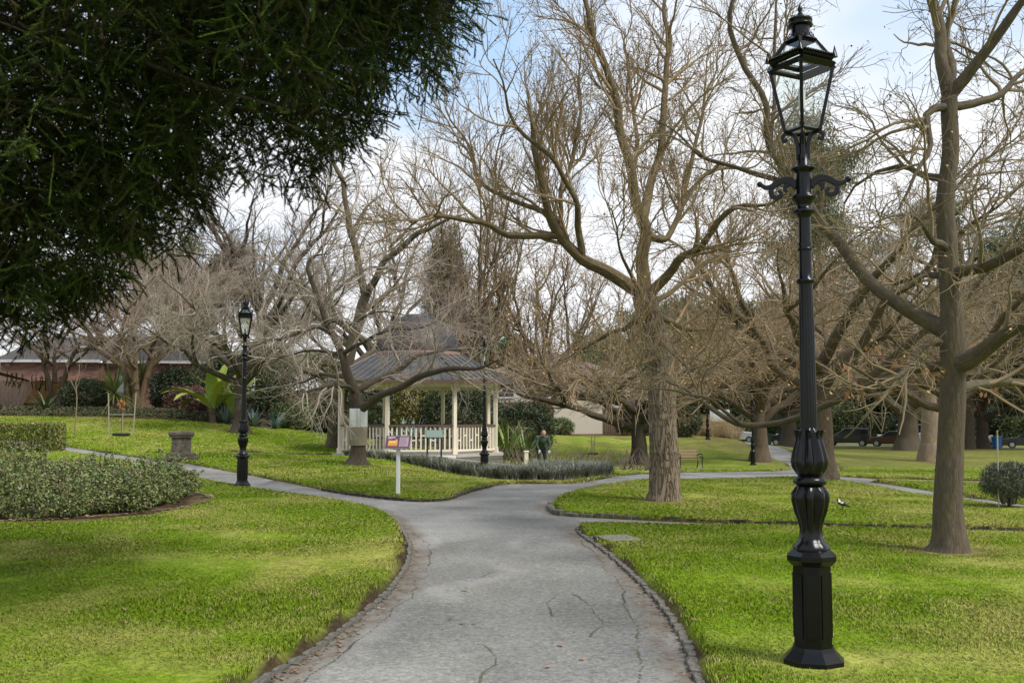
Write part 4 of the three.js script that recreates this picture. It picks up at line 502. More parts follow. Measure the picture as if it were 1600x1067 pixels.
// ───────────────────────── gazebo ─────────────────────────
{
  const CREAM = mat([.7, .62, .48], .6, { bumpMap: ironTex, bumpScale: .002 }), BROWN = mat([.1, .06, .045], .6), FLOOR = mat([.36, .34, .3], .8), WHITE = mat([.66, .63, .56], .65), STONE = stoneMat;
  const roofTex = tex(256, 256, (u, v) => { const k = .3 + .2 * (pf(u, v, 5, 9, 31, 4) - .5), m = ss(.5, .68, pf(u, v, 4, 4, 51, 4)); return mix3([k * 1.0, k * .99, k * .98], [.4, .33, .3], .4 * m); });
  const ROOF = new THREE.MeshStandardMaterial({ map: roofTex, roughness: .55, metalness: .25 });
  const domeTex = tex(512, 256, (u, v) => { const k = .17 + .1 * (pf(u, v, 10, 8, 33, 4) - .5); let c = [k, k, k * 1.06]; const rib = Math.abs((v * 20) % 1 - .5) > .46 ? .8 : 1; c = c.map(q => q * rib); const m = ss(.48, .66, pf(u, v, 6, 5, 55, 4) + .35 * ss(.62, .95, v)); return mix3(c, [.4, .31, .28], .5 * m); });
  const DOME = new THREE.MeshStandardMaterial({ map: domeTex, roughness: .5, metalness: .2 });
  const t = thing('gazebo', 'octagonal cream timber gazebo with black domed metal roof and slatted balustrade', 'gazebo', [-3.42, 0, -37], .14);
  const fy = .4, R = 2.93, ey = 2.86, RE = 3.52, cor = (r, i) => [Math.sin((i + .5) * Math.PI / 4) * r, Math.cos((i + .5) * Math.PI / 4) * r];
  const gbase = -.5; part('plinth', [oct(3.2, 3.2, gbase, .3).rotateY(0)], STONE, t); part('floor', oct(3.22, 3.22, .3, fy), FLOOR, t);
  for (let i = 0; i < 8; i++) { const [x, z] = cor(R, i); const p = part('post', [box(.12, ey - fy, .12, 0, (ey + fy) / 2, 0), box(.17, .18, .17, 0, fy + .09, 0), box(.16, .06, .16, 0, ey - .3, 0), box(.17, .08, .17, 0, ey - .04, 0)], CREAM, t); p.position.set(x, 0, z); p.rotation.y = (i + .5) * Math.PI / 4;
    for (const s of [-1, 1]) { const g = bentPlate([[.05, ey - .38], [.12, ey - .3], [.24, ey - .1], [.3, ey - .06]], () => .022, .03); const bk = part('bracket', g, CREAM, p); bk.rotation.y = s > 0 ? -.39 : Math.PI + .39; } }
  for (let i = 0; i < 8; i++) {
    const a = cor(R, i), b = cor(R, (i + 7) % 8), L = Math.hypot(a[0] - b[0], a[1] - b[1]), ang = i * Math.PI / 4, cx = (a[0] + b[0]) / 2, cz = (a[1] + b[1]) / 2;
    part('lintel', box(L - .1, .16, .08, 0, ey - .12, 0), CREAM, t).position.set(cx, 0, cz); t.children[t.children.length - 1].rotation.y = ang;
    if (i === 6) continue; // way in, on the side away from the street
    const bl = new THREE.Group(); bl.name = 'balustrade'; bl.position.set(cx, 0, cz); bl.rotation.y = ang; t.add(bl);
    part('handrail', rbox(L - .1, .06, .11, .012, 0, fy + .95, 0), BROWN, bl); part('bottom_rail', box(L - .1, .07, .06, 0, fy + .12, 0), CREAM, bl);
    const n = 13, sl = box(.05, .74, .025, 0, 0, 0), blk = box(.11, .045, .022, 0, 0, 0); for (let k = 0; k < n; k++) { const x = (k + .5) / n * (L - .16) - (L - .16) / 2; const m = part('slat', sl, CREAM, bl); m.position.set(x, fy + .53, 0); if (k % 2 === 0 && k < n - 1) { const q = part('spacer_block', blk, CREAM, bl); q.position.set(x + (L - .16) / n / 2, fy + (k % 4 ? .62 : .46), 0); } }
  }
  const R2 = 1.62, ry = 3.86, roof = [];
  for (let i = 0; i < 8; i++) { const a = cor(RE, i), b = cor(RE, (i + 7) % 8), c = cor(R2, (i + 7) % 8), d = cor(R2, i), g = new THREE.BufferGeometry(); const yy = ey + .02; g.setAttribute('position', new THREE.Float32BufferAttribute([a[0], yy, a[1], d[0], ry, d[1], c[0], ry, c[1], a[0], yy, a[1], c[0], ry, c[1], b[0], yy, b[1]], 3)); g.setAttribute('uv', new THREE.Float32BufferAttribute([0, 0, .2, 1, .8, 1, 0, 0, .8, 1, 1, 0], 2)); g.computeVertexNormals(); const pn = part('roof_panel', g, ROOF, t);
    for (let k = 0; k <= 8; k++) { const q = k / 8, p0 = [lerp(a[0], b[0], q), yy + .012, lerp(a[1], b[1], q)], mid = Math.abs(q - .5), w = (q - .5) * 2, f = Math.min(1, R2 / RE / Math.max(.0001, 1) + 0), L2 = Math.hypot(c[0] - d[0], c[1] - d[1]), L1 = Math.hypot(a[0] - b[0], a[1] - b[1]), half = L1 / 2 * Math.abs(w), reach = half <= L2 / 2 ? 1 : (L1 / 2 - half) / (L1 / 2 - L2 / 2); if (reach < .08) { if (k === 0) part('hip_rib', plank([a[0], yy + .02, a[1]], [d[0], ry + .02, d[1]], .06, .05), ROOF, pn); continue; }
      const mx = (c[0] + d[0]) / 2, mz = (c[1] + d[1]) / 2, ex = (a[0] + b[0]) / 2, ez = (a[1] + b[1]) / 2, p1 = [p0[0] + (mx - ex) * reach, yy + .012 + (ry - yy) * reach, p0[2] + (mz - ez) * reach]; part('roof_rib', plank(p0, p1, .03, .045), ROOF, pn); }
    const f = part('fascia', box(Math.hypot(a[0] - b[0], a[1] - b[1]), .1, .03, 0, ey - .03, 0), BROWN, t); f.position.set((a[0] + b[0]) / 2, 0, (a[1] + b[1]) / 2); f.rotation.y = i * Math.PI / 4; }
  part('ceiling', oct(RE - .04, RE - .04, ey + .0, ey + .012), WHITE, t);
  const prof = [[1.56, 3.8], [1.58, 3.93], [1.5, 3.96]]; part('dome_ring', lathe(prof, 48), mat([.2, .12, .1], .6), t);
  const dome = []; for (let i = 0; i <= 18; i++) { const a = i / 18 * Math.PI / 2; dome.push([Math.max(.001, 1.5 * Math.cos(a)), 3.94 + 1.42 * Math.sin(a)]); } const dm = part('dome', lathe(dome, 64), DOME, t);
  for (let i = 0; i < 16; i++) { const a = i / 16 * 6.283; part('dome_seam', tube(dome.filter((_, k) => k % 3 === 0).map(p => [Math.cos(a) * (p[0] + .004), p[1] + .002, Math.sin(a) * (p[0] + .004)]), .012, 12, 4), DOME, dm); }
  // timber ramp along the right hand front
  const ramp = part('ramp', [box(3.3, .07, 1.3, 0, 0, 0)], FLOOR, t); ramp.position.set(2.1, .13, 3.2); ramp.rotation.set(0, .35, -.12);
  for (let k = 0; k < 3; k++) { const f = part('skirting_board', box(3.3, .125, .03, 0, 0, 0), WHITE, t); f.position.set(2.33, .03 - k * .135, 3.8); f.rotation.set(0, .35, -.1); }
  for (let k = 0; k < 3; k++) { const f = part('skirting_board', box(2.3, .125, .03, 0, .31 - k * .135, 0), WHITE, t); f.position.set(0, 0, 3.02); }
  for (const [x, z] of [[3.45, 3.4]]) part('newel', [rbox(.13, .75, .13, .02, x, .1, z), rbox(.17, .06, .17, .02, x, .5, z)], CREAM, t);
  part('bench_seat', [box(3.4, .05, .4, 0, fy + .45, -2.1), box(.06, .45, .35, -1.4, fy + .22, -2.1), box(.06, .45, .35, 1.4, fy + .22, -2.1)], BROWN, t);
}
// ───────────────────────── signs, plinth, bench, stakes ─────────────────────────
{
  const t = thing('information_sign', 'slanted maroon information board with orange picture on a white post', 'sign', [-2.35, gy(-2.35, -21.26), -21.26], -.08);
  part('post', rbox(.075, .98, .075, .01, 0, .47, 0), mat([.68, .68, .66], .5), t);
  const cv = document.createElement('canvas'); cv.width = 384; cv.height = 224; const c = cv.getContext('2d'); c.fillStyle = '#6d4150'; c.fillRect(0, 0, 384, 224); c.fillStyle = '#e8e0e2'; c.fillRect(24, 22, 120, 15); c.fillRect(26, 46, 70, 7); c.fillStyle = '#e5a03c'; c.fillRect(36, 84, 150, 104); c.fillStyle = '#efc06a'; c.fillRect(52, 96, 110, 40); c.fillStyle = '#d8882c'; c.fillRect(60, 150, 100, 22); c.fillStyle = '#f0d8c8'; c.fillRect(150, 66, 26, 14);
  c.fillStyle = '#b49aa4'; c.fillRect(214, 20, 146, 180); c.fillStyle = '#7d5e6a'; for (let i = 0; i < 17; i++) c.fillRect(224, 32 + i * 9.6, 122 - (i * 37 % 40), 3.4);
  const tx = new THREE.CanvasTexture(cv); tx.colorSpace = THREE.SRGBColorSpace; const face = new THREE.PlaneGeometry(.5, .29);
  const b = part('board', rbox(.53, .32, .03, .008), mat([.3, .29, .32], .5), t); b.position.set(0, 1.06, .03); b.rotation.x = -.62; const f = part('printed_face', face, new THREE.MeshStandardMaterial({ map: tx, roughness: .4 }), b); f.position.z = .019;
  part('bracket', [box(.3, .04, .12, 0, .95, .02)], mat([.3, .3, .32], .5), t);
}
{
  const t = thing('notice_board', 'green tilted board on two black legs in front of the gazebo balustrade', 'sign', [-2.45, gy(-2.45, -32.4) - .02, -32.4], .1), m = mat([.02, .022, .022], .5);
  part('leg', bar([-.22, 0, 0], [-.22, .95, 0], .028, 8), m, t); part('leg', bar([.22, 0, 0], [.22, .95, 0], .028, 8), m, t);
  const b = part('board', rbox(.56, .34, .03, .006), mat([.06, .085, .07], .45), t); b.position.set(0, 1.03, .05); b.rotation.x = -.75; part('face', new THREE.PlaneGeometry(.51, .29), mat([.16, .22, .18], .35), b).position.z = .0175;
}
{
  const t = thing('stone_pedestal', 'squat weathered stone pedestal with moulded cap beside the path', 'pedestal', [-9.94, gy(-9.94, -30.9) - .02, -30.9], .2), m = new THREE.MeshStandardMaterial({ color: RGB(.75, .7, .62), map: stoneTex, roughness: .9, bumpMap: stoneTex, bumpScale: .01 });
  part('base', [rbox(1.0, .1, .9, .02, 0, .04, 0), rbox(.78, .12, .7, .03, 0, .14, 0)], m, t); part('shaft', rbox(.52, .5, .46, .015, 0, .42, 0), m, t); part('cap', [rbox(.64, .06, .58, .02, 0, .68, 0), rbox(.7, .14, .64, .05, 0, .77, 0)], m, t); part('paving_slab', rbox(1.7, .04, .5, .01, .9, -.02, -.2), m, t);
}
{
  const t = thing('park_bench', 'timber slatted park bench with dark iron ends beside the path', 'bench', [7.95, gy(7.95, -46.2), -46.2], .28), wood = mat([.2, .11, .06], .6), iron = mat([.02, .035, .028], .5);
  for (let k = 0; k < 5; k++) part('seat_slat', rbox(1.1, .03, .075, .006, 0, .42, -.16 + k * .09), wood, t);
  for (let k = 0; k < 3; k++) { const s = part('back_slat', rbox(1.1, .1, .028, .006), wood, t); s.position.set(0, .54 + k * .13, -.23 - k * .035); s.rotation.x = -.25; }
  for (const x of [-.54, .54]) { part('leg', [tube([[x, 0, .3], [x, .2, .22], [x, .42, .24]], .028, 12), tube([[x, 0, -.34], [x, .22, -.22], [x, .42, -.22], [x, .85, -.34]], .028, 14)], iron, t); part('arm_rest', [tube([[x, .42, .24], [x, .58, .27], [x, .66, .2], [x, .64, -.1], [x, .62, -.26]], .026, 16), tube([[x, .42, .1], [x, .52, .15], [x, .56, .05], [x, .5, 0]], .018, 12)], iron, t); }
  part('plinth', rbox(1.7, .05, .8, .01, .2, -.01, .1), mat([.22, .2, .19], .95), t);
}
function stakes(label, x, z, hh, w) { const t = thing('sapling_guard', label, 'tree guard', [x, gy(x, z) - .02, z], .1), m = mat([.3, .26, .2], .9); for (const s of [-1, 1]) part('stake', plank([s * w * .85, 0, 0], [s * w, hh, 0], .035, .035), m, t); part('stake', plank([0, 0, -.1], [.02, hh * .6, -.1], .03, .03), m, t); part('tie', box(w * 1.9, .02, .01, 0, hh * .5, .02), mat([.4, .4, .36], .8), t); part('root_tray', lathe([[0, .02], [.28, .02], [.32, .08], [.28, .12], [.22, .1], [0, .1]], 20), mat([.02, .022, .02], .8), t); return t; }
{ const g = stakes('two pale stakes round a tiny orange-leaved sapling with black root tray', -14.5, -38.1, 1.6, .5); const r = mulberry(8), it = []; for (let i = 0; i < 90; i++) it.push([.22 * (r() - .5), 1.15 + .4 * (r() - .5), .2 * (r() - .5), r() * 6, .08, .08, [.42, .17, .05], r() * 3, r()]); scatter('leaves', leafShape, leafMat(), it, g); part('stem', bar([0, 0, 0], [0, 1.3, 0], .012), BARK.brown, g); }
stakes('short staked planting with a dark root tray on the lawn behind the roses', 4.9, -62, 1.1, .1);
// ───────────────────────── house, fences, walls ─────────────────────────
const brickTex = tex(512, 512, (u, v) => { const rows = 24, cols = 8, y = v * rows, row = Math.floor(y), x = u * cols + (row % 2) * .5, fx = x - Math.floor(x), fyy = y - row; if (fx < .05 || fyy < .13) return [.5, .45, .4]; const h = hash3(((Math.floor(x) % cols) + cols) % cols, row, 3), n = .12 * (hash3(Math.floor(u * 512), Math.floor(v * 512), 1) - .5); return [.53 + .18 * (h - .5) + n, .38 + .14 * (h - .5) + n, .33 + .12 * (h - .5) + n]; });
const woodTex = tex(256, 256, (u, v) => { const k = .62 + .25 * (pf(u, v, 20, 2, 14, 4) - .5) + .12 * (pf(u, v, 3, 3, 17, 3) - .5); return [k, k * .84, k * .62]; });
const uvBox = (w, h, d, x, y, z, s) => { const g = box(w, h, d, x, y, z), p = g.attributes.position, n = g.attributes.normal, u = g.attributes.uv; for (let i = 0; i < p.count; i++) { const a = Math.abs(n.getX(i)) > .5 ? p.getZ(i) : p.getX(i), b = Math.abs(n.getY(i)) > .5 ? p.getZ(i) : p.getY(i); u.setXY(i, a / s, b / s); } return g; };
{
  const BR = new THREE.MeshStandardMaterial({ map: brickTex, roughness: .9 }), RF = mat([.07, .06, .058], .8), WH = mat([.7, .7, .68], .5), GL = mat([.05, .07, .07], .08), FR = mat([.05, .05, .055], .5), CU = mat([.24, .3, .28], .7);
  const t = thing('brick_house', 'low red brick house with white gutters and dark roof behind the timber fence', 'house', [-21, 1.7, -56], .06);
  part('wall', [uvBox(5.2, 3, .3, -4.2, 1.4, 0, 2), uvBox(6.2, 3, .3, 1.5, 1.4, -.9, 2), uvBox(.3, 3, 1, -1.65, 1.4, -.6, 2), uvBox(.3, 3, 6, 4.5, 1.4, -3.9, 2)], BR, t);
  const win = (x, y, z, w, h) => { const f = part('window', [box(w + .1, .06, .1, x, y + h / 2, z), box(w + .1, .06, .14, x, y - h / 2, z), box(.06, h, .1, x - w / 2, y, z), box(.06, h, .1, x + w / 2, y, z), box(.06, h, .08, x, y, z)], FR, t); part('pane', box(w, h, .02, x, y, z - .02), GL, f); return f; };
  win(-3.4, 2.0, .16, .34, .22); win(-2.35, 1.8, .16, .24, .4); const w1 = win(-.4, 1.75, -.74, .9, 1.1); part('curtain', box(.4, 1.06, .02, -.62, 1.75, -.725), CU, w1); const w2 = win(1.55, 1.75, -.74, .9, 1.1); part('curtain', box(.4, 1.06, .02, 1.35, 1.75, -.725), CU, w2); win(3.3, 1.75, -.74, .8, 1.1);
  part('gutter', [box(5.6, .13, .14, -4.2, 2.96, .42), box(6.3, .13, .14, 1.6, 2.96, -.48)], WH, t); const roof = new THREE.BufferGeometry(); const q = (a, b, c, d) => [...a, ...b, ...c, ...a, ...c, ...d]; roof.setAttribute('position', new THREE.Float32BufferAttribute([...q([-7.1, 2.98, .5], [-1.3, 2.98, .5], [-2.5, 4.5, -3], [-5.8, 4.5, -3]), ...q([-1.6, 2.99, -.4], [5, 2.99, -.4], [4, 4.6, -3.8], [-2.5, 4.6, -3.8]), ...q([-1.3, 2.98, .5], [-1.3, 2.98, -4], [-2.5, 4.5, -3], [-2.5, 4.5, -3]), ...q([5, 2.99, -.4], [5, 2.99, -7], [4, 4.6, -3.8], [4, 4.6, -3.8])], 3)); roof.computeVertexNormals(); part('roof', roof, RF, t); part('skylight', box(1.2, .06, .8, -2.6, 3.8, -1.2).rotateX(0), mat([.8, .82, .84], .3), t);
}
function palingFence(label, x, y, z, turn, n, w, h, m, rail) { const t = thing('timber_fence', label, 'fence', [x, y, z], turn), g = box(w * .94, h, .018, 0, h / 2, 0), g2 = box(w * .94, h * .985, .018, 0, h / 2, .012); for (let k = 0; k < n; k++) { part('paling', k % 2 ? g : g2, m[k * 7 % m.length], t).position.x = (k - n / 2) * w; } for (let k = 0; k <= n; k += Math.round(2.2 / w)) part('post', box(.1, h + .08, .1, (k - n / 2) * w, h / 2, -.07), m[0], t); if (rail) { part('rail', box(n * w, .09, .05, 0, h * .42, .05), m[0], t); part('cap_rail', box(n * w, .05, .09, 0, h + .02, .03), m[0], t); } return t; }
const FEN = [[.5, .38, .22], [.46, .34, .2], [.55, .41, .25]].map(c => new THREE.MeshStandardMaterial({ color: RGB(...c).multiplyScalar(1.1), map: woodTex, roughness: .85 })), GFEN = [[.3, .28, .26], [.26, .24, .225], [.34, .31, .28]].map(c => new THREE.MeshStandardMaterial({ color: RGB(...c), map: woodTex, roughness: .9 }));
palingFence('honey coloured timber paling fence below the brick house', -22.4, 1.62, -50.6, .05, 40, .145, 1.75, FEN, true);
palingFence('grey weathered paling fence between the gazebo flax and the cream wall', -1.2, hgt(-1.2, -79) - .1, -79, 0, 60, .15, 1.9, GFEN);
palingFence('short grey weathered paling fence between the cream wall and a dark bush', 8.6, hgt(8.6, -79) - .1, -79, 0, 22, .15, 2.1, GFEN);
palingFence('dark weathered paling fence behind the garden bed beside the house', -11.5, hgt(-11, -60) - .1, -60, .1, 60, .15, 1.9, GFEN);
{ const t = thing('garden_wall', 'cream rendered garden wall between grey paling fences', 'wall', [5.1, hgt(5, -79) - .2, -79]); part('render', box(3.7, 2.3, .2, 0, 1.15, 0), mat([.6, .54, .43], .9, { bumpMap: stoneTex, bumpScale: .01 }), t); part('coping', box(3.8, .08, .28, 0, 2.34, 0), mat([.5, .46, .38], .9), t); }
{ const t = thing('rendered_house', 'cream rendered house with tiled roof seen through twigs behind the fence', 'house', [3.5, hgt(3, -88), -90]); const c = mat([.68, .62, .5], .85); part('wall', box(13, 4.6, 6, 0, 2.3, 0), c, t); for (const x of [-4, -.5, 3.4]) { const f = part('window', [box(1.5, .1, .12, x, 4.1, 3.03), box(1.5, .1, .16, x, 2.9, 3.03), box(.1, 1.2, .12, x - .7, 3.5, 3.03), box(.1, 1.2, .12, x + .7, 3.5, 3.03)], mat([.7, .7, .66], .5), t); part('pane', box(1.3, 1.1, .03, x, 3.5, 3.02), mat([.06, .07, .08], .1), f); } const g = new THREE.ConeGeometry(9.3, 2.4, 4).rotateY(Math.PI / 4).scale(1.08, 1, .58).translate(0, 5.8, 0); part('roof', g, mat([.16, .12, .1], .85), t); }
{ const t = thing('street_wall', 'low white wall along the far side of the street', 'wall', [46, hgt(46, -99) - .1, -98.8], -.426); part('panel', box(40, .8, .25, 0, .4, 0), mat([.68, .66, .62], .8), t); for (let k = 0; k < 9; k++) part('pier', box(.5, 1.1, .4, -20 + k * 5, .55, 0), mat([.7, .68, .64], .8), t); }
{ const t = thing('street_sign', 'pale grey sign panel on two dark posts by the park entrance', 'sign', [16.2, hgt(16, -80), -80], -.1); for (const x of [-.75, .75]) part('post', box(.12, 2.4, .12, x, 1.2, 0), mat([.05, .045, .04], .7), t); part('panel', rbox(1.5, .9, .04, .01, 0, 1.75, .05), mat([.6, .64, .64], .5), t); }
// ───────────────────────── cars and bins ─────────────────────────
function car(label, x, z, turn, c, kind) {
  const t = thing('parked_car', label, 'car', [x, hgt(x, z) - .03, z], turn), paint = new THREE.MeshPhysicalMaterial({ color: RGB(...c), roughness: .35, metalness: .2, clearcoat: 1, clearcoatRoughness: .05 }), gl = mat([.02, .024, .028], .05), bl = mat([.02, .02, .02], .7), W = 1.78;
  const P = { sedan: [[-2.2, .35], [-2.25, .62], [-2.1, .88], [-1.55, .96], [-1.5, .97], [1.0, .95], [2.0, .8], [2.25, .6], [2.2, .32]], suv: [[-2.2, .4], [-2.28, .75], [-2.2, 1.05], [-1.9, 1.1], [1.0, 1.06], [2.05, .92], [2.25, .7], [2.2, .36]], van: [[-2.4, .4], [-2.45, 1.2], [-2.3, 1.25], [1.5, 1.2], [2.2, .95], [2.4, .7], [2.35, .36]], ute: [[-2.5, .45], [-2.52, 1.05], [-.5, 1.06], [1.1, 1.04], [2.3, .95], [2.5, .75], [2.45, .42]] }[kind];
  const G = { sedan: [[-1.7, .94], [-1.05, 1.38], [.25, 1.4], [1.1, .94]], suv: [[-2.15, 1.04], [-1.9, 1.6], [.1, 1.66], [1.05, 1.04]], van: [[-2.4, 1.2], [-2.3, 1.95], [.9, 1.98], [1.7, 1.18]], ute: [[-.6, 1.02], [-.4, 1.68], [.6, 1.7], [1.25, 1.02]] }[kind];
  const ex = (pts, w, bev) => { const s = new THREE.Shape(); pts.forEach((p, i) => i ? s.lineTo(...p) : s.moveTo(...p)); s.closePath(); return new THREE.ExtrudeGeometry(s, { depth: w - 2 * bev, bevelEnabled: true, bevelSize: bev * .6, bevelThickness: bev, bevelSegments: 3 }).translate(0, 0, -(w - 2 * bev) / 2); };
  part('body', ex(P, W, .1), paint, t); part('glasshouse', ex(G, W - .16, .16), gl, t); const top = Math.max(...G.map(p => p[1])); part('roof', ex([[G[1][0] - .05, top - .02], [G[1][0], top + .035], [G[2][0], top + .05], [G[2][0] + .1, top - .01]], W - .34, .08), paint, t);
  for (const s of [-1, 1]) part('pillar', [plank([G[0][0] + .06, G[0][1], s * (W / 2 - .07)], [G[1][0] + .03, G[1][1], s * (W / 2 - .16)], .12, .05), plank([lerp(G[0][0], G[3][0], .5), G[0][1], s * (W / 2 - .07)], [lerp(G[1][0], G[2][0], .5), G[2][1], s * (W / 2 - .16)], .07, .05), plank([G[3][0] - .03, G[3][1], s * (W / 2 - .07)], [G[2][0], G[2][1], s * (W / 2 - .16)], .07, .05)], paint, t);
  for (const wx of [-1.4, 1.4]) for (const s of [-1, 1]) { const w = part('wheel', new THREE.CylinderGeometry(.33, .33, .22, 24).rotateX(Math.PI / 2), bl, t); w.position.set(wx, .33, s * (W / 2 - .1)); part('rim', new THREE.CylinderGeometry(.2, .2, .03, 14).rotateX(Math.PI / 2), mat([.5, .5, .52], .35, { metalness: .7 }), w).position.z = s * .105; }
  for (const s of [-1, 1]) { part('headlight', rbox(.12, .14, .36, .04, P[P.length - 2][0] - .04, P[P.length - 2][1] + .06, s * .6), mat([.7, .72, .74], .1), t); part('tail_light', rbox(.1, .2, .26, .03, P[1][0] + .05, P[1][1] + .16, s * .68), mat([.3, .02, .02], .2), t); }
  part('number_plate', box(.02, .11, .38, P[1][0] - .06, P[1][1] - .02, 0), mat([.7, .7, .68], .4), t); return t;
}
const RT = -.426; // the street's direction
car('black pickup parked by the kerb behind the dark tree trunks', 27.3, -100.1, RT + Math.PI, [.012, .013, .015], 'ute');
car('black wagon with pale reflections parked behind the stout brown trunk', 32, -98, RT + Math.PI, [.015, .017, .022], 'suv');
car('dark maroon car parked beside the massive grey trunk', 35.7, -96.3, RT + Math.PI, [.06, .012, .014], 'sedan');
car('white van parked between the grey trunk and the pink trunk', 39.6, -99, RT, [.75, .75, .75], 'van');
car('white car parked near the dark bin beyond the smooth grey-brown trunk', 41.8, -93.6, RT + Math.PI, [.72, .73, .74], 'sedan');
car('dark blue car parked at the far end of the street row', 46.1, -91.6, RT + Math.PI, [.02, .025, .035], 'sedan');
car('white car half hidden at the street end of the far path', 22.4, -102.4, RT, [.7, .7, .7], 'suv');
function bin(label, x, z, c, lid) { const t = thing('wheelie_bin', label, 'bin', [x, hgt(x, z), z], .3), m = mat(c, .5); const g = new THREE.CylinderGeometry(.42, .34, .95, 4, 1).rotateY(Math.PI / 4).translate(0, .55, 0); part('body', g, m, t); part('lid', rbox(.64, .08, .68, .03, 0, 1.06, .02), mat(lid, .5), t); for (const s of [-1, 1]) part('wheel', new THREE.CylinderGeometry(.1, .1, .06, 14).rotateZ(Math.PI / 2).translate(s * .24, .1, -.26), mat([.02, .02, .02], .8), t); part('handle', bar([-.25, 1.02, -.36], [.25, 1.02, -.36], .02), m, t); }
bin('bright blue bin standing against the massive grey trunk', 34.6, -83.2, [.03, .2, .5], [.03, .22, .55]); bin('bright blue bin beside the dark verge tree', 41.6, -88.2, [.03, .2, .5], [.03, .22, .55]); bin('dark grey bin at the kerb beside the white car', 43.3, -91.5, [.03, .035, .035], [.025, .03, .03]); bin('dark green bin beside the verge tree near the black pickup', 22.6, -91, [.02, .05, .03], [.02, .05, .03]);
// ───────────────────────── shrubs and beds ─────────────────────────
const leafQuad = (w, h) => { const g = leafShape.clone(); g.scale(w, h, h); return g; };
function leafBush(name, label, [x, y, z], [rx, ry, rz], n, cols, leaf, seed, o = {}) {
  const r = mulberry(seed), t = thing(name, label, o.cat || 'shrub', [x, y, z], 0, o.group), W = new Tubes(), it = [];
  for (let k = 0; k < (o.stems ?? 14); k++) { const a = r() * 6.28, q = .25 * r(), e = .75 * Math.sqrt(r()); W.add([[Math.cos(a) * q * rx, -.05, Math.sin(a) * q * rz], [Math.cos(a) * (q + e) * .6 * rx, ry * .7, Math.sin(a) * (q + e) * .6 * rz], [Math.cos(a) * e * rx, ry * (1.2 + .6 * r()), Math.sin(a) * e * rz]], [.018, .013, .004], 4); }
  for (let k = 0; k < n; k++) { const d = V(r() - .5, r() - .42, r() - .5).normalize(), bump = .8 + .4 * fbm(d.x * 2.3 + seed, d.y * 2.3, d.z * 2.3, 3), q = bump * (.55 + .5 * Math.sqrt(r())), c = cols[Math.floor(r() * cols.length)], v = vary(r, .7, 1.3); const py = ry + d.y * ry * q; if (py < .03) continue; it.push([d.x * rx * q, py, d.z * rz * q, r() * 6.28, 1, 1, c.map(e => e * v), (r() - .3) * 1.6, (r() - .5) * 1.2]); }
  for (let k = 0; k < (o.shoots || 0); k++) { const d = V(r() - .5, r() * .8 + .1, r() - .5).normalize(), L = vary(r, .12, .34), b = [d.x * rx * .85, ry + d.y * ry * .85, d.z * rz * .85], e = [b[0] + d.x * L, b[1] + d.y * L + .08, b[2] + d.z * L]; W.add([b, e], [.006, .003], 3); for (let i = 0; i < 9; i++) { const f = r(), c = cols[Math.floor(r() * cols.length)]; it.push([lerp(b[0], e[0], f), lerp(b[1], e[1], f), lerp(b[2], e[2], f), r() * 6.28, 1, 1, c.map(q => q * vary(r, .9, 1.4)), (r() - .3) * 1.6, r() - .5]); } }
  part('stems', W.geo(), TWIG.dark, t, true); scatter('foliage', leaf, leafMat(.55), it, t); return t;
}
const AZ = [[.1, .145, .03], [.14, .18, .045], [.075, .1, .025], [.19, .21, .07], [.13, .11, .045]];
[[-7.2, -16.7, .95, .42], [-6.45, -17.5, .75, .4], [-8.4, -17.1, 1.0, .44], [-6.6, -18.9, .85, .44], [-7.9, -18.7, 1.0, .47], [-6.75, -20.3, .85, .42], [-8.2, -20.4, 1.0, .46], [-9.6, -18.6, 1.1, .5], [-9.8, -20.6, 1.1, .55], [-9.4, -16.9, .9, .44], [-8.6, -21.7, .9, .45]].forEach(([x, z, w, h], i) => leafBush('azalea_shrub', 'low rounded grey-green shrub massed in the kidney shaped lawn bed', [x - .25, hgt(x, z) + .02, z], [w * .9, h * (.54 + .1 * (i % 3)), w * .9], 2700, AZ, clumpGeo(300 + i % 3, 4, .028, .055, .05, -.2), 310 + i, { group: 'shrubs massed in the lawn bed', stems: 40, shoots: 55 }));
{ const r = mulberry(15), it = []; for (let i = 0; i < 40; i++) { const a = r() * 6.28, x = -7.8 + 1.9 * Math.cos(a) * r(), z = -18.3 + 2.2 * Math.sin(a) * r(); it.push([x, hgt(x, z) + .46 + .1 * r(), z, r() * 6, .05, .06, [.75, .72, .7], 1.2 * r(), r()]); } scatter('shrub_flowers', leafShape, leafMat(.6), it, null, 'scattered small white flowers on the low lawn shrubs', 'flowers'); }
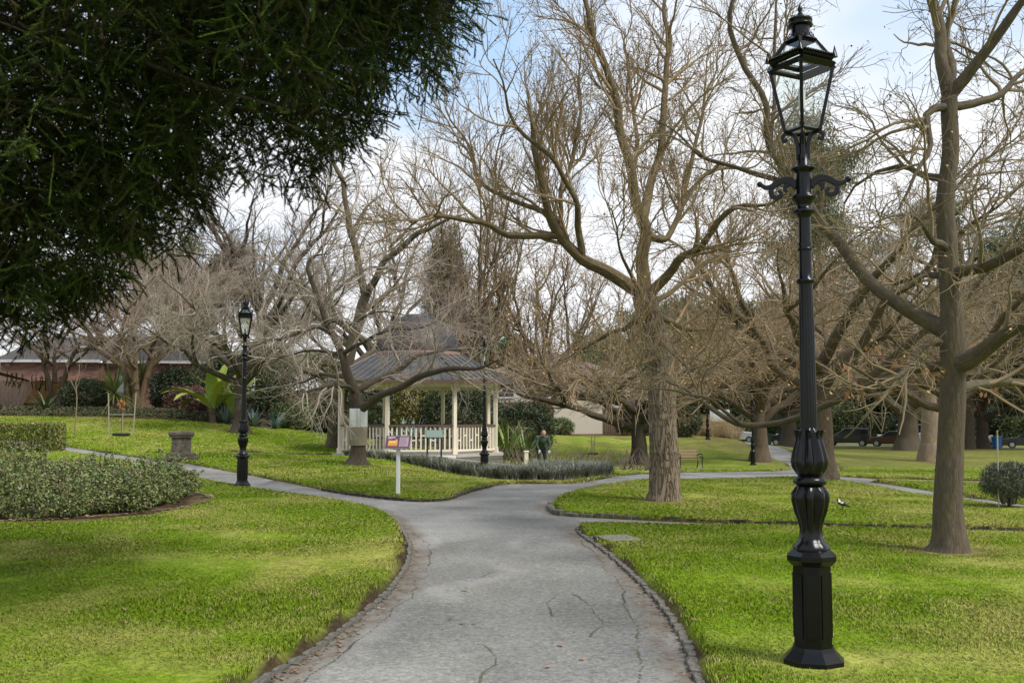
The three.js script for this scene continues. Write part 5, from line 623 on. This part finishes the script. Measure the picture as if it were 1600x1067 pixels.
{ // clipped hedge
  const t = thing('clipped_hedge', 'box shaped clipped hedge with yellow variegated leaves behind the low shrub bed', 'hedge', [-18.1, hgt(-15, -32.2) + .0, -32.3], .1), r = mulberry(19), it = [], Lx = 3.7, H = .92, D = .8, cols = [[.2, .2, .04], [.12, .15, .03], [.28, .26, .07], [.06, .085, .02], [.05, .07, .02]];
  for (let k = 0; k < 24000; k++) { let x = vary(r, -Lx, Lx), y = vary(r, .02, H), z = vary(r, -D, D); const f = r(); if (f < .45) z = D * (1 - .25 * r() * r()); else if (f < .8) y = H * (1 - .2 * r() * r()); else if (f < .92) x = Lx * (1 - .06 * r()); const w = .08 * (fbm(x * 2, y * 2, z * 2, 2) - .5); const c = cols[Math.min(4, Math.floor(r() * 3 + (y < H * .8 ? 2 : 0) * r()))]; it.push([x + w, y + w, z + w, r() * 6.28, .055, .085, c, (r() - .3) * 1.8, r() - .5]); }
  scatter('foliage', leafShape, leafMat(.5), it, t); const T = new Tubes(); for (let k = 0; k < 260; k++) { const x = vary(r, -Lx, Lx), z = vary(r, -D, D); T.add([[x, 0, z], [x + .1 * (r() - .5), H * .5, z + .1 * (r() - .5)], [x + .3 * (r() - .5), H * .95, z + .3 * (r() - .5)]], [.012, .008, .003], 3); } part('stems', T.geo(), TWIG.dark, t, true); }
{ // strappy border round the gazebo front
  const strap = (() => { const r = mulberry(3), p = []; for (let i = 0; i < 26; i++) { const a = r() * 6.28, L = vary(r, .28, .5), w = .009, out = vary(r, .25, .9), bx = -Math.sin(a) * w, bz = Math.cos(a) * w; let px = Math.cos(a) * .04, pz = Math.sin(a) * .04, py = 0; for (let k = 0; k < 4; k++) { const f = k / 3, up = Math.cos(out * f * 1.9) * L / 4, o = Math.sin(out * f * 1.9 + .12) * L / 4, nx = px + Math.cos(a) * o, nz = pz + Math.sin(a) * o, ny = py + up, w0 = 1 - .25 * k, w1 = k === 3 ? .05 : 1 - .25 * (k + 1) + .1; p.push(px - bx * w0, py, pz - bz * w0, px + bx * w0, py, pz + bz * w0, nx - bx * w1, ny, nz - bz * w1, px + bx * w0, py, pz + bz * w0, nx + bx * w1, ny, nz + bz * w1, nx - bx * w1, ny, nz - bz * w1); px = nx; py = ny; pz = nz; } } const g = new THREE.BufferGeometry(); g.setAttribute('position', new THREE.Float32BufferAttribute(p, 3)); g.computeVertexNormals(); return g; })();
  const r = mulberry(29), it = [], b = BEDS[1]; for (let k = 0; k < 9000; k++) { const x = vary(r, -5.7, 3.4), z = vary(r, -35, -26); if (!inside(b, x, z)) continue; let q = 9; for (let i = 0; i < 7; i++) q = Math.min(q, segDist(x, z, b[i], b[i + 1])); if (x < .6 && q > .75 + .5 * ss(-2, .6, x)) continue; if (q > 2.6) continue; if (q < .1 || r() < .25) continue; const v = vary(r, .7, 1.3), c = r() < .2 ? [.3, .3, .23] : [.12, .13, .085], s = vary(r, .75, 1.2) * (x < -3 ? .8 : 1); it.push([x, hgt(x, z) + LAWN - .03, z, r() * 6.28, s, s * 1.05, c.map(e => e * v)]); }
  scatter('strappy_border', strap, leafMat(.5), it, null, 'dense border of grey-green strap leaves curving round the gazebo front', 'border plants'); }
function rosette(name, label, x, z, o) { // long leaves from one crown
  const t = thing(name, label, o.cat || 'plant', [x, gy(x, z) - .03 + (o.lift || 0), z], 0, o.group), r = mulberry(o.seed);
  for (let i = 0; i < o.n; i++) { const a = i * 2.4 + r() * .5, L = o.len * vary(r, .75, 1.15), e0 = vary(r, o.e[0], o.e[1]), dr = vary(r, o.d[0], o.d[1]), p = [], S = 7; let q = [0, 0], el = e0; const row = []; for (let k = 0; k <= S; k++) { const f = k / S, w = o.w * (o.paddle ? Math.pow(Math.sin(Math.PI * Math.min(1, .08 + f * .92)), .6) * ss(.05, .35, f) + .02 : (1 - f * f) * (.55 + .45 * Math.sin(Math.min(1, f * 2.5) * 1.57))) / 2 + .003; row.push([q[0], q[1], w]); el -= dr / S * (.5 + f); q = [q[0] + Math.cos(el) * L / S, q[1] + Math.sin(el) * L / S]; }
    for (let k = 0; k < S; k++) { const [x0, y0, w0] = row[k], [x1, y1, w1] = row[k + 1], v = o.fold || .25; p.push(x0, y0, 0, x0, y0 + w0 * v, w0, x1, y1 + w1 * v, w1, x0, y0, 0, x1, y1 + w1 * v, w1, x1, y1, 0, x0, y0, 0, x1, y1, 0, x1, y1 + w1 * v, -w1, x0, y0, 0, x1, y1 + w1 * v, -w1, x0, y0 + w0 * v, -w0); }
    const g = new THREE.BufferGeometry(); g.setAttribute('position', new THREE.Float32BufferAttribute(p, 3)); g.computeVertexNormals(); part('leaf', g, o.mats[i % o.mats.length], t).rotation.y = a; }
  if (o.trunk) part('stem', lathe([[o.trunk[0] * 1.2, -(o.lift || 0) - .1], [o.trunk[0], 0], [o.trunk[0] * .7, .15]], 12), BARK.brown, t); return t;
}
const lm2 = (c, k = .45) => mat(c, k, { side: THREE.DoubleSide });
const BAN = [lm2([.24, .31, .04]), lm2([.33, .36, .06]), lm2([.17, .25, .04])], AGA = [lm2([.16, .23, .22]), lm2([.22, .29, .27])], YUC = [lm2([.12, .17, .035]), lm2([.17, .21, .05]), lm2([.08, .12, .03])], FLX = [lm2([.09, .13, .04]), lm2([.06, .09, .03]), lm2([.14, .17, .06])];
rosette('banana_plant', 'big banana plant with broad yellow-green paddle leaves in the garden bed', -13.4, -45.9, { seed: 401, n: 12, len: 2.7, w: .55, e: [.7, 1.5], d: [.5, 1.7], paddle: true, lift: .5, trunk: [.14], mats: BAN });
rosette('banana_plant', 'smaller banana plant with upright paddle leaves against its taller neighbour', -12.6, -46.2, { seed: 402, n: 9, len: 2.5, w: .5, e: [.9, 1.5], d: [.4, 1.3], paddle: true, lift: .35, trunk: [.12], mats: BAN });
[[-12.9, -46.3, 1.0], [-11.7, -46.4, 1.05], [-12.3, -46.8, 1.1], [-10.8, -46.8, .95]].forEach(([x, z, l], i) => rosette('agave', 'blue-grey agave rosette at the front of the garden bed by the lamp', x, z, { seed: 410 + i, n: 26, len: l, w: .15, e: [.2, 1.4], d: [.1, .6], mats: AGA, group: 'agaves at the bed front' }));
[[-4.9, -44.6], [-3.8, -44.8], [-2.8, -44.6], [-4.3, -45.3], [-3.2, -45.4]].forEach(([x, z], i) => rosette('agave', 'blue-green agave seen through the gazebo balustrade', x, z, { seed: 420 + i, n: 24, len: 1.25, w: .13, e: [.3, 1.4], d: [.1, .5], lift: .1, mats: AGA, group: 'agaves behind the gazebo' }));
rosette('yucca', 'spiky green yucca ball in front of the house window', -18.4, -47.4, { seed: 430, n: 95, len: 1.6, w: .07, e: [-.7, 1.5], d: [.1, .5], lift: 1.0, trunk: [.1], mats: YUC }); rosette('yucca', 'taller spiky yucca close to the house window', -17.6, -48.6, { seed: 431, n: 60, len: 1.2, w: .06, e: [-.5, 1.5], d: [.1, .5], lift: 1.7, trunk: [.1], mats: YUC });
rosette('flax_plant', 'dark arching flax clump below the timber fence', -21.6, -47.4, { seed: 433, n: 44, len: 1.4, w: .09, e: [.5, 1.5], d: [.4, 1.4], mats: FLX });
[[-.2, -47.5, 2.3], [.6, -48.4, 2.1], [-.9, -48.6, 2.0]].forEach(([x, z, l], i) => rosette('flax_plant', 'tall spiky olive flax clump beside the gazebo ramp', x, z, { seed: 440 + i, n: 46, len: l, w: .11, e: [.5, 1.5], d: [.2, 1.0], mats: YUC, group: 'flax clumps beside the gazebo' }));
const DK = [[.035, .05, .018], [.05, .065, .02], [.028, .04, .015]], MG = [[.09, .13, .03], [.13, .16, .04], [.07, .1, .025]], OL = [[.13, .12, .05], [.1, .1, .04], [.16, .14, .07]], RED = [[.12, .06, .045], [.16, .09, .06], [.09, .05, .04]];
const CB = clumpGeo(7, 8, .06, .12, .12, 0);
[['dark_shrub', 'dense dark green shrub in front of the brick house corner', -20.1, -48.2, 1.1, .8, DK], ['dark_shrub', 'dark shrub beneath the many stemmed bare tree', -16.2, -49.4, 1.2, 1.1, DK], ['reddish_shrub', 'low reddish brown shrub between the many stemmed tree and banana plants', -15.2, -48.4, 1.2, .7, RED], ['green_shrub', 'bright leafy shrub beside the blue-grey agaves', -10.2, -48.0, 1.0, .65, MG], ['green_shrub', 'light green shrub between the agaves and the gazebo', -9.2, -48.8, 1.1, .6, MG], ['dark_shrub', 'dark evergreen bush between the brushy shrubs and the gazebo posts', -7.4, -48.5, 1.7, 1.5, DK], ['dark_shrub', 'dark evergreen bush seen between the gazebo back posts', -2.6, -50, 2.0, 1.6, DK], ['dark_shrub', 'dark evergreen bush behind the gazebo ramp and flax', .3, -53, 1.9, 1.5, DK], ['yellow_shrub', 'yellowing leafy shrub showing above the gazebo balustrade', -4.8, -51, 1.5, 1.7, [[.3, .26, .05], [.2, .19, .05], [.12, .13, .03]]], ['dark_shrub', 'dark bush against the grey paling fence behind the low limbed tree', 9.3, -76, 1.8, 1.2, DK], ['dark_shrub', 'dark rounded bush at the start of the dry grasses', 12.2, -73.5, 1.4, 1.2, DK], ['green_shrub', 'green mound of foliage before the cream wall', 3.3, -75.5, 1.3, .6, MG], ['olive_shrub', 'olive bush behind the gazebo beside the dark fence', -6, -55, 2.2, 1.9, OL], ['olive_shrub', 'tangled olive bush between the banana plants and gazebo', -10.6, -53, 2.4, 1.9, OL], ['dark_shrub', 'tall dark hedge mass behind the banana plants', -13.6, -52, 2.4, 1.7, DK]].forEach(([n, l, x, z, w, h, c], i) => leafBush(n, l, [x, hgt(x, z), z], [w, h, w * .8], Math.round(700 * w * h + 300), c, CB, 500 + i));
leafBush('olive_bush', 'small round grey-green bush on a thin trunk between two stakes', [8.78, gy(8.78, -18.23) + .1, -18.23], [.46, .33, .42], 2600, [[.07, .085, .05], [.1, .11, .07], [.05, .065, .04]], clumpGeo(9, 4, .014, .05, .04, -.3), 540, { stems: 16 });
{ const b = scene.children[scene.children.length - 1]; part('trunk', cyl(.03, .022, .36, 8, 0, -.16, 0), BARK.dark, b); for (const [x, z] of [[-.28, .2], [.4, .25]]) part('stake', bar([x, -.15, z], [x + .02, 1.25, z], .012), mat([.36, .31, .24], .9), b); }
for (let i = 0; i < 9; i++) { const x = 27 + i * 4.1, z = -114 + i * 1.85; leafBush('roadside_shrub', 'dark green shrub behind the low white street wall', [x, hgt(x, z), z], [2.9, 1.3 + .3 * (i % 3), 1.6], 900, i % 2 ? DK : MG.map(c => c.map(q => q * .6)), CL_BROAD, 560 + i, { group: 'shrubs behind the street wall', stems: 4 }); }
function stemShrub(name, label, x, z, o) { const r = mulberry(o.seed), t = thing(name, label, o.cat || 'shrub', [x, gy(x, z) - .02, z], 0, o.group), T = new Tubes(); for (let k = 0; k < o.n; k++) { const a = r() * 6.28, l = o.h * vary(r, .6, 1.1), s = o.w * Math.sqrt(r()), bx = Math.cos(a) * s * .35, bz = Math.sin(a) * s * .35, pts = [[bx, 0, bz]]; let px = bx, py = 0, pz = bz; for (let i = 1; i <= 4; i++) { px += Math.cos(a) * s * .2 + .12 * o.kink * (r() - .5); pz += Math.sin(a) * s * .2 + .12 * o.kink * (r() - .5); py += l / 4; pts.push([px, py, pz]); } T.add(pts, [o.r, o.r * .9, o.r * .7, o.r * .5, o.r * .25], 3); if (o.kink > 1 && r() < .8) { const m = pts[2]; T.add([m, [m[0] + .2 * (r() - .5), m[1] + .18, m[2] + .2 * (r() - .5)]], [o.r * .6, o.r * .3], 3); } } part('stems', T.geo(), o.m, t, true); return t; }
for (let i = 0; i < 6; i++) stemShrub('dry_shrub', 'tall fan of dry brown stems at the fence end of the garden bed', -28.2 + i * .85, -48 - (i % 3) * .5, { seed: 600 + i, n: 150, h: 2.5 - .12 * i, w: 1.0, r: .012, kink: 1, m: TWIG.pink, group: 'dry stems at the bed end' });
for (let i = 0; i < 5; i++) stemShrub('ornamental_grass', 'clump of tall straw coloured grass beside the park entrance sign', 13.4 + i * .75, -76 - (i % 2) * .8, { seed: 620 + i, n: 160, h: 1.6, w: 1.2, r: .014, kink: .6, m: mat([.42, .32, .17], .9), group: 'straw grasses by the entrance', cat: 'grass clump' });
{ const r = mulberry(33); for (let i = 0; i < 22; i++) { const row = i % 2, x = -1.0 + (i >> 1) * .62 + .25 * r(), z = -37.6 - row * 1.5 - .3 * r() + .1 * x; stemShrub('rose_bush', 'pruned leafless rose bush in the rows behind the grey-green border', x, z, { seed: 640 + i, n: 9, h: .85, w: .6, r: .019, kink: 2.2, m: TWIG.dark, group: 'pruned roses' }); } }
for (let i = 0; i < 4; i++) stemShrub('bare_shrub', 'bare brushy shrub between garden bed and gazebo', -9 + i * 1.1, -50.5 - .4 * i, { seed: 670 + i, n: 90, h: 2.6, w: 1.8, r: .016, kink: 1.6, m: TWIG.brown, group: 'bare brush beside the gazebo' });
// ground cover and fallen leaves
{ const r = mulberry(44), it = []; for (let k = 0; k < 2600; k++) { const f = r(), x = lerp(-23.5, -11.5, f), z0 = lerp(-46.6, -45.6, f) + (f > .6 ? -(f - .6) * 1.6 : 0), z = z0 - 1.3 * r(); const c = [[.1, .12, .04], [.13, .13, .05], [.07, .09, .03], [.14, .1, .06]][Math.floor(r() * 4)]; it.push([x, gy(x, z) + .05 + .22 * r() * ss(0, .5, z0 - z), z, r() * 6.28, .9, .8, c]); } scatter('ground_cover', CB, leafMat(.6), it, null, 'low leafy ground cover along the front of the garden bed', 'ground cover'); }
{ const r = mulberry(55), it = [], put = (x, z, s, y = 0) => it.push([x, (pathDist(x, z) < 0 ? hgt(x, z) + .014 : gy(x, z) + .025) + y, z, r() * 6.28, s, s, [[.22, .14, .075], [.17, .105, .06], [.3, .225, .13], [.12, .08, .05]][Math.floor(r() * 4)].map(q => q * vary(r, .7, 1.2)), 1.45 + .4 * (r() - .5), .4 * (r() - .5)]);
  for (let k = 0; k < 520; k++) { const f = r(), i = 2 + Math.floor(r() * 6), a = P_MAIN[i], b = P_MAIN[i + 1], x = lerp(a[0], b[0], f) + .05 + .22 * r() * r(), z = lerp(a[1], b[1], f); put(x, z, .02 + .025 * r()); }
  for (let k = 0; k < 260; k++) { const f = r(), z = -5 - 10 * f, x = 1.15 - .2 * r() * r() + .12 * Math.sin(z * .5); if (pathDist(x, z) < -.01) put(x, z, .018 + .02 * r()); }
  for (let k = 0; k < 40; k++) { const x = vary(r, -1, 1.1), z = -vary(r, 6, 20); if (pathDist(x, z) < 0) put(x, z, .03 + .03 * r()); }
  for (let k = 0; k < 2600; k++) { const x = vary(r, -12, 14), z = -vary(r, 8, 60), e = pathDist(x, z); if (e > .1) put(x, z, .035 + .03 * r()); }
  for (let k = 0; k < 500; k++) { const a = r() * 6.28, x = -8 + 2.3 * Math.cos(a), z = -18.9 + 3.2 * Math.sin(a); if (bedDist(x, z) < .1) put(x, z, .06 + .05 * r()); }
  for (let k = 0; k < 3000; k++) { const x = vary(r, -1, 9), z = -vary(r, 37, 58); put(x, z, .06 + .05 * r()); }
  put(-.42, -9.9, .09, .01); put(-.4, -9.93, .07, .01); put(.33, -7.6, .07);
  scatter('fallen_leaves', leafShape, leafMat(.85), it, null, 'small dry brown leaves fallen along kerbs and lawns', 'leaves'); }
// ───────────────────────── person and bird ─────────────────────────
function fieldMesh(bones, centre, half, n, colour) { // bones [a, b, ra, rb]; smooth union of tapered capsules
  const mc = new MarchingCubes(n, new THREE.MeshBasicMaterial(), false, false, 400000); mc.isolation = 0; mc.reset();
  const B = bones.map(([a, b, ra, rb]) => ({ a, ra, rb, d: [b[0] - a[0], b[1] - a[1], b[2] - a[2]] })); B.forEach(q => q.l = q.d[0] ** 2 + q.d[1] ** 2 + q.d[2] ** 2 || 1e-9);
  for (let k = 0; k < n; k++) for (let j = 0; j < n; j++) for (let i = 0; i < n; i++) { const x = centre[0] + (i - n / 2) / (n / 2) * half, y = centre[1] + (j - n / 2) / (n / 2) * half, z = centre[2] + (k - n / 2) / (n / 2) * half; let D = 9; for (const q of B) { const px = x - q.a[0], py = y - q.a[1], pz = z - q.a[2], t = Math.max(0, Math.min(1, (px * q.d[0] + py * q.d[1] + pz * q.d[2]) / q.l)), dd = Math.hypot(px - q.d[0] * t, py - q.d[1] * t, pz - q.d[2] * t) - lerp(q.ra, q.rb, t), kk = Math.min(.03, Math.max(.004, Math.min(q.ra, q.rb) * .5)), hh = Math.max(kk - Math.abs(D - dd), 0) / kk; D = Math.min(D, dd) - hh * hh * kk * .25; } mc.field[k * n * n + j * n + i] = -D; }
  mc.update(); const c = mc.count, P = mc.positionArray, N = mc.normalArray, pos = new Float32Array(c * 3), col = new Float32Array(c * 3);
  for (let i = 0; i < c; i++) { const p = [P[i * 3] * half + centre[0], P[i * 3 + 1] * half + centre[1], P[i * 3 + 2] * half + centre[2]]; pos.set(p, i * 3); col.set(colour(p), i * 3); }
  const g = new THREE.BufferGeometry(); g.setAttribute('position', new THREE.BufferAttribute(pos, 3)); g.setAttribute('normal', new THREE.BufferAttribute(N.slice(0, c * 3), 3)); g.setAttribute('color', new THREE.BufferAttribute(col, 3)); return g;
}
{
  const t = thing('person', 'gardener in dark green jacket, dark trousers and pale gloves stooping over roses', 'person', [1.03, gy(1.03, -35.6), -35.6], .25); t.scale.setScalar(.9);
  // facing the camera (+z), knees soft, back bent forward, both arms reaching down
  const hipL = [-.1, .8, -.1], hipR = [.1, .8, -.1], kneeL = [-.12, .44, .03], kneeR = [.13, .44, .0], ankL = [-.13, .09, -.08], ankR = [.15, .09, -.1], waist = [0, .9, -.07], chest = [0, 1.1, .1], neck = [0, 1.24, .2], shL = [-.19, 1.18, .13], shR = [.19, 1.18, .13], elL = [-.27, .93, .2], elR = [.27, .93, .2], wrL = [-.2, .74, .34], wrR = [.2, .72, .32], head = [0, 1.37, .27];
  const bones = [[hipL, hipR, .115, .115], [waist, chest, .135, .155], [[0, .82, -.1], waist, .14, .135], [chest, [0, 1.2, .16], .15, .1], [shL, shR, .085, .085], [neck, [0, 1.3, .235], .055, .052], [hipL, kneeL, .095, .065], [kneeL, ankL, .062, .042], [hipR, kneeR, .095, .065], [kneeR, ankR, .062, .042], [ankL, [-.15, .04, .1], .045, .035], [ankR, [.17, .04, .09], .045, .035], [shL, elL, .07, .052], [elL, wrL, .052, .038], [shR, elR, .07, .052], [elR, wrR, .052, .038]];
  const GREENJ = [.03, .055, .032], TROU = [.018, .018, .026], SKIN = [.42, .25, .18], BOOT = [.02, .017, .015], GLOVE = [.5, .48, .46], HAIR = [.13, .06, .035];
  const bodyG = fieldMesh(bones, [0, .68, .08], .76, 96, p => p[1] < .1 ? BOOT : p[1] < .84 && Math.abs(p[0]) < .24 && p[2] < .17 ? TROU : p[1] > 1.255 && p[2] > .14 ? SKIN : GREENJ);
  const headG = fieldMesh([[[0, 1.4, .25], [0, 1.34, .285], .085, .066], [[0, 1.325, .31], [0, 1.315, .325], .045, .035], [[0, 1.375, .345], [0, 1.352, .362], .012, .016], [[-.03, 1.392, .33], [.03, 1.392, .33], .022, .022], [[-.082, 1.375, .26], [-.084, 1.35, .26], .014, .01], [[.082, 1.375, .26], [.084, 1.35, .26], .014, .01], [[0, 1.32, .26], [0, 1.28, .22], .05, .052]], [0, 1.36, .28], .16, 72, p => p[1] < 1.333 && p[1] > 1.322 && p[2] > .33 && Math.abs(p[0]) < .025 ? [.3, .1, .09] : Math.hypot(Math.abs(p[0]) - .03, (p[1] - 1.378) * 1.6) < .01 && p[2] > .33 ? [.03, .02, .02] : SKIN);
  const hand = (w, s) => { const f = []; for (let i = 0; i < 4; i++) { const o = (i - 1.5) * .02, L = [.032, .038, .036, .028][i], a = [w[0] + o, w[1] - .085, w[2] + .035], b = [w[0] + o * 1.1, w[1] - .085 - L, w[2] + .03], c = [w[0] + o * 1.1, w[1] - .085 - L * 1.5, w[2] + .01]; f.push([a, b, .0095, .009], [b, c, .009, .008]); } return fieldMesh([[w, [w[0], w[1] - .05, w[2] + .02], .034, .038], [[w[0] - .022, w[1] - .06, w[2] + .03], [w[0] + .022, w[1] - .06, w[2] + .03], .024, .024], [[w[0] - s * .03, w[1] - .035, w[2] + .03], [w[0] - s * .05, w[1] - .075, w[2] + .05], .013, .011], ...f], [w[0], w[1] - .06, w[2] + .02], .13, 46, () => GLOVE); };
  const all = mergeGeometries([bodyG, headG, hand(wrL, -1), hand(wrR, 1)]); part('body', all, new THREE.MeshStandardMaterial({ vertexColors: true, roughness: .8 }), t);
  const hg = fieldMesh([[[0, 1.43, .235], [0, 1.39, .2], .08, .085], [[-.06, 1.41, .24], [-.075, 1.34, .2], .035, .03], [[.06, 1.41, .24], [.075, 1.34, .2], .035, .03], [[0, 1.33, .15], [0, 1.27, .13], .05, .035]], [0, 1.38, .2], .18, 56, () => HAIR); part('hair', hg, new THREE.MeshStandardMaterial({ vertexColors: true, roughness: .7 }), t);
}
{
  const t = thing('magpie', 'black and white magpie standing on the far lawn near the lamp', 'bird', [5.61, gy(5.61, -17.52) + .02, -17.52], -.5), BL = [.012, .012, .014], WHT = [.7, .7, .68];
  const g = fieldMesh([[[-.075, .165, 0], [.02, .145, 0], .046, .058], [[.02, .145, 0], [.08, .12, 0], .055, .035], [[.08, .12, 0], [.17, .085, 0], .028, .015], [[-.075, .175, 0], [-.1, .225, 0], .036, .028], [[-.1, .228, 0], [-.112, .232, 0], .031, .027], [[-.13, .23, 0], [-.18, .222, 0], .011, .004]], [0, .16, 0], .22, 90, p => p[0] < -.14 ? [.3, .31, .32] : (p[1] > .175 && p[0] > -.09 && p[0] < -.035)  || (Math.abs(p[2]) > .035 && p[0] > -.03 && p[0] < .03 && p[1] > .15) ? WHT : BL); part('body', g, new THREE.MeshStandardMaterial({ vertexColors: true, roughness: .6 }), t); t.scale.setScalar(.68);
  for (const s of [-1, 1]) part('leg', [bar([-.005, .11, s * .022], [.012, .055, s * .024], .006), bar([.012, .055, s * .024], [-.005, .004, s * .026], .004), bar([-.005, .004, s * .026], [-.04, .002, s * .03], .0035), bar([-.005, .004, s * .026], [-.03, .002, s * .012], .0035), bar([-.005, .004, s * .026], [.02, .002, s * .028], .0035)], mat([.03, .03, .03], .6), t);
  for (const s of [-1, 1]) part('eye', new THREE.SphereGeometry(.0045, 8, 6).translate(-.122, .238, s * .021), mat([.12, .04, .02], .2), t);
}
shadows(scene); renderer.render(scene, camera);
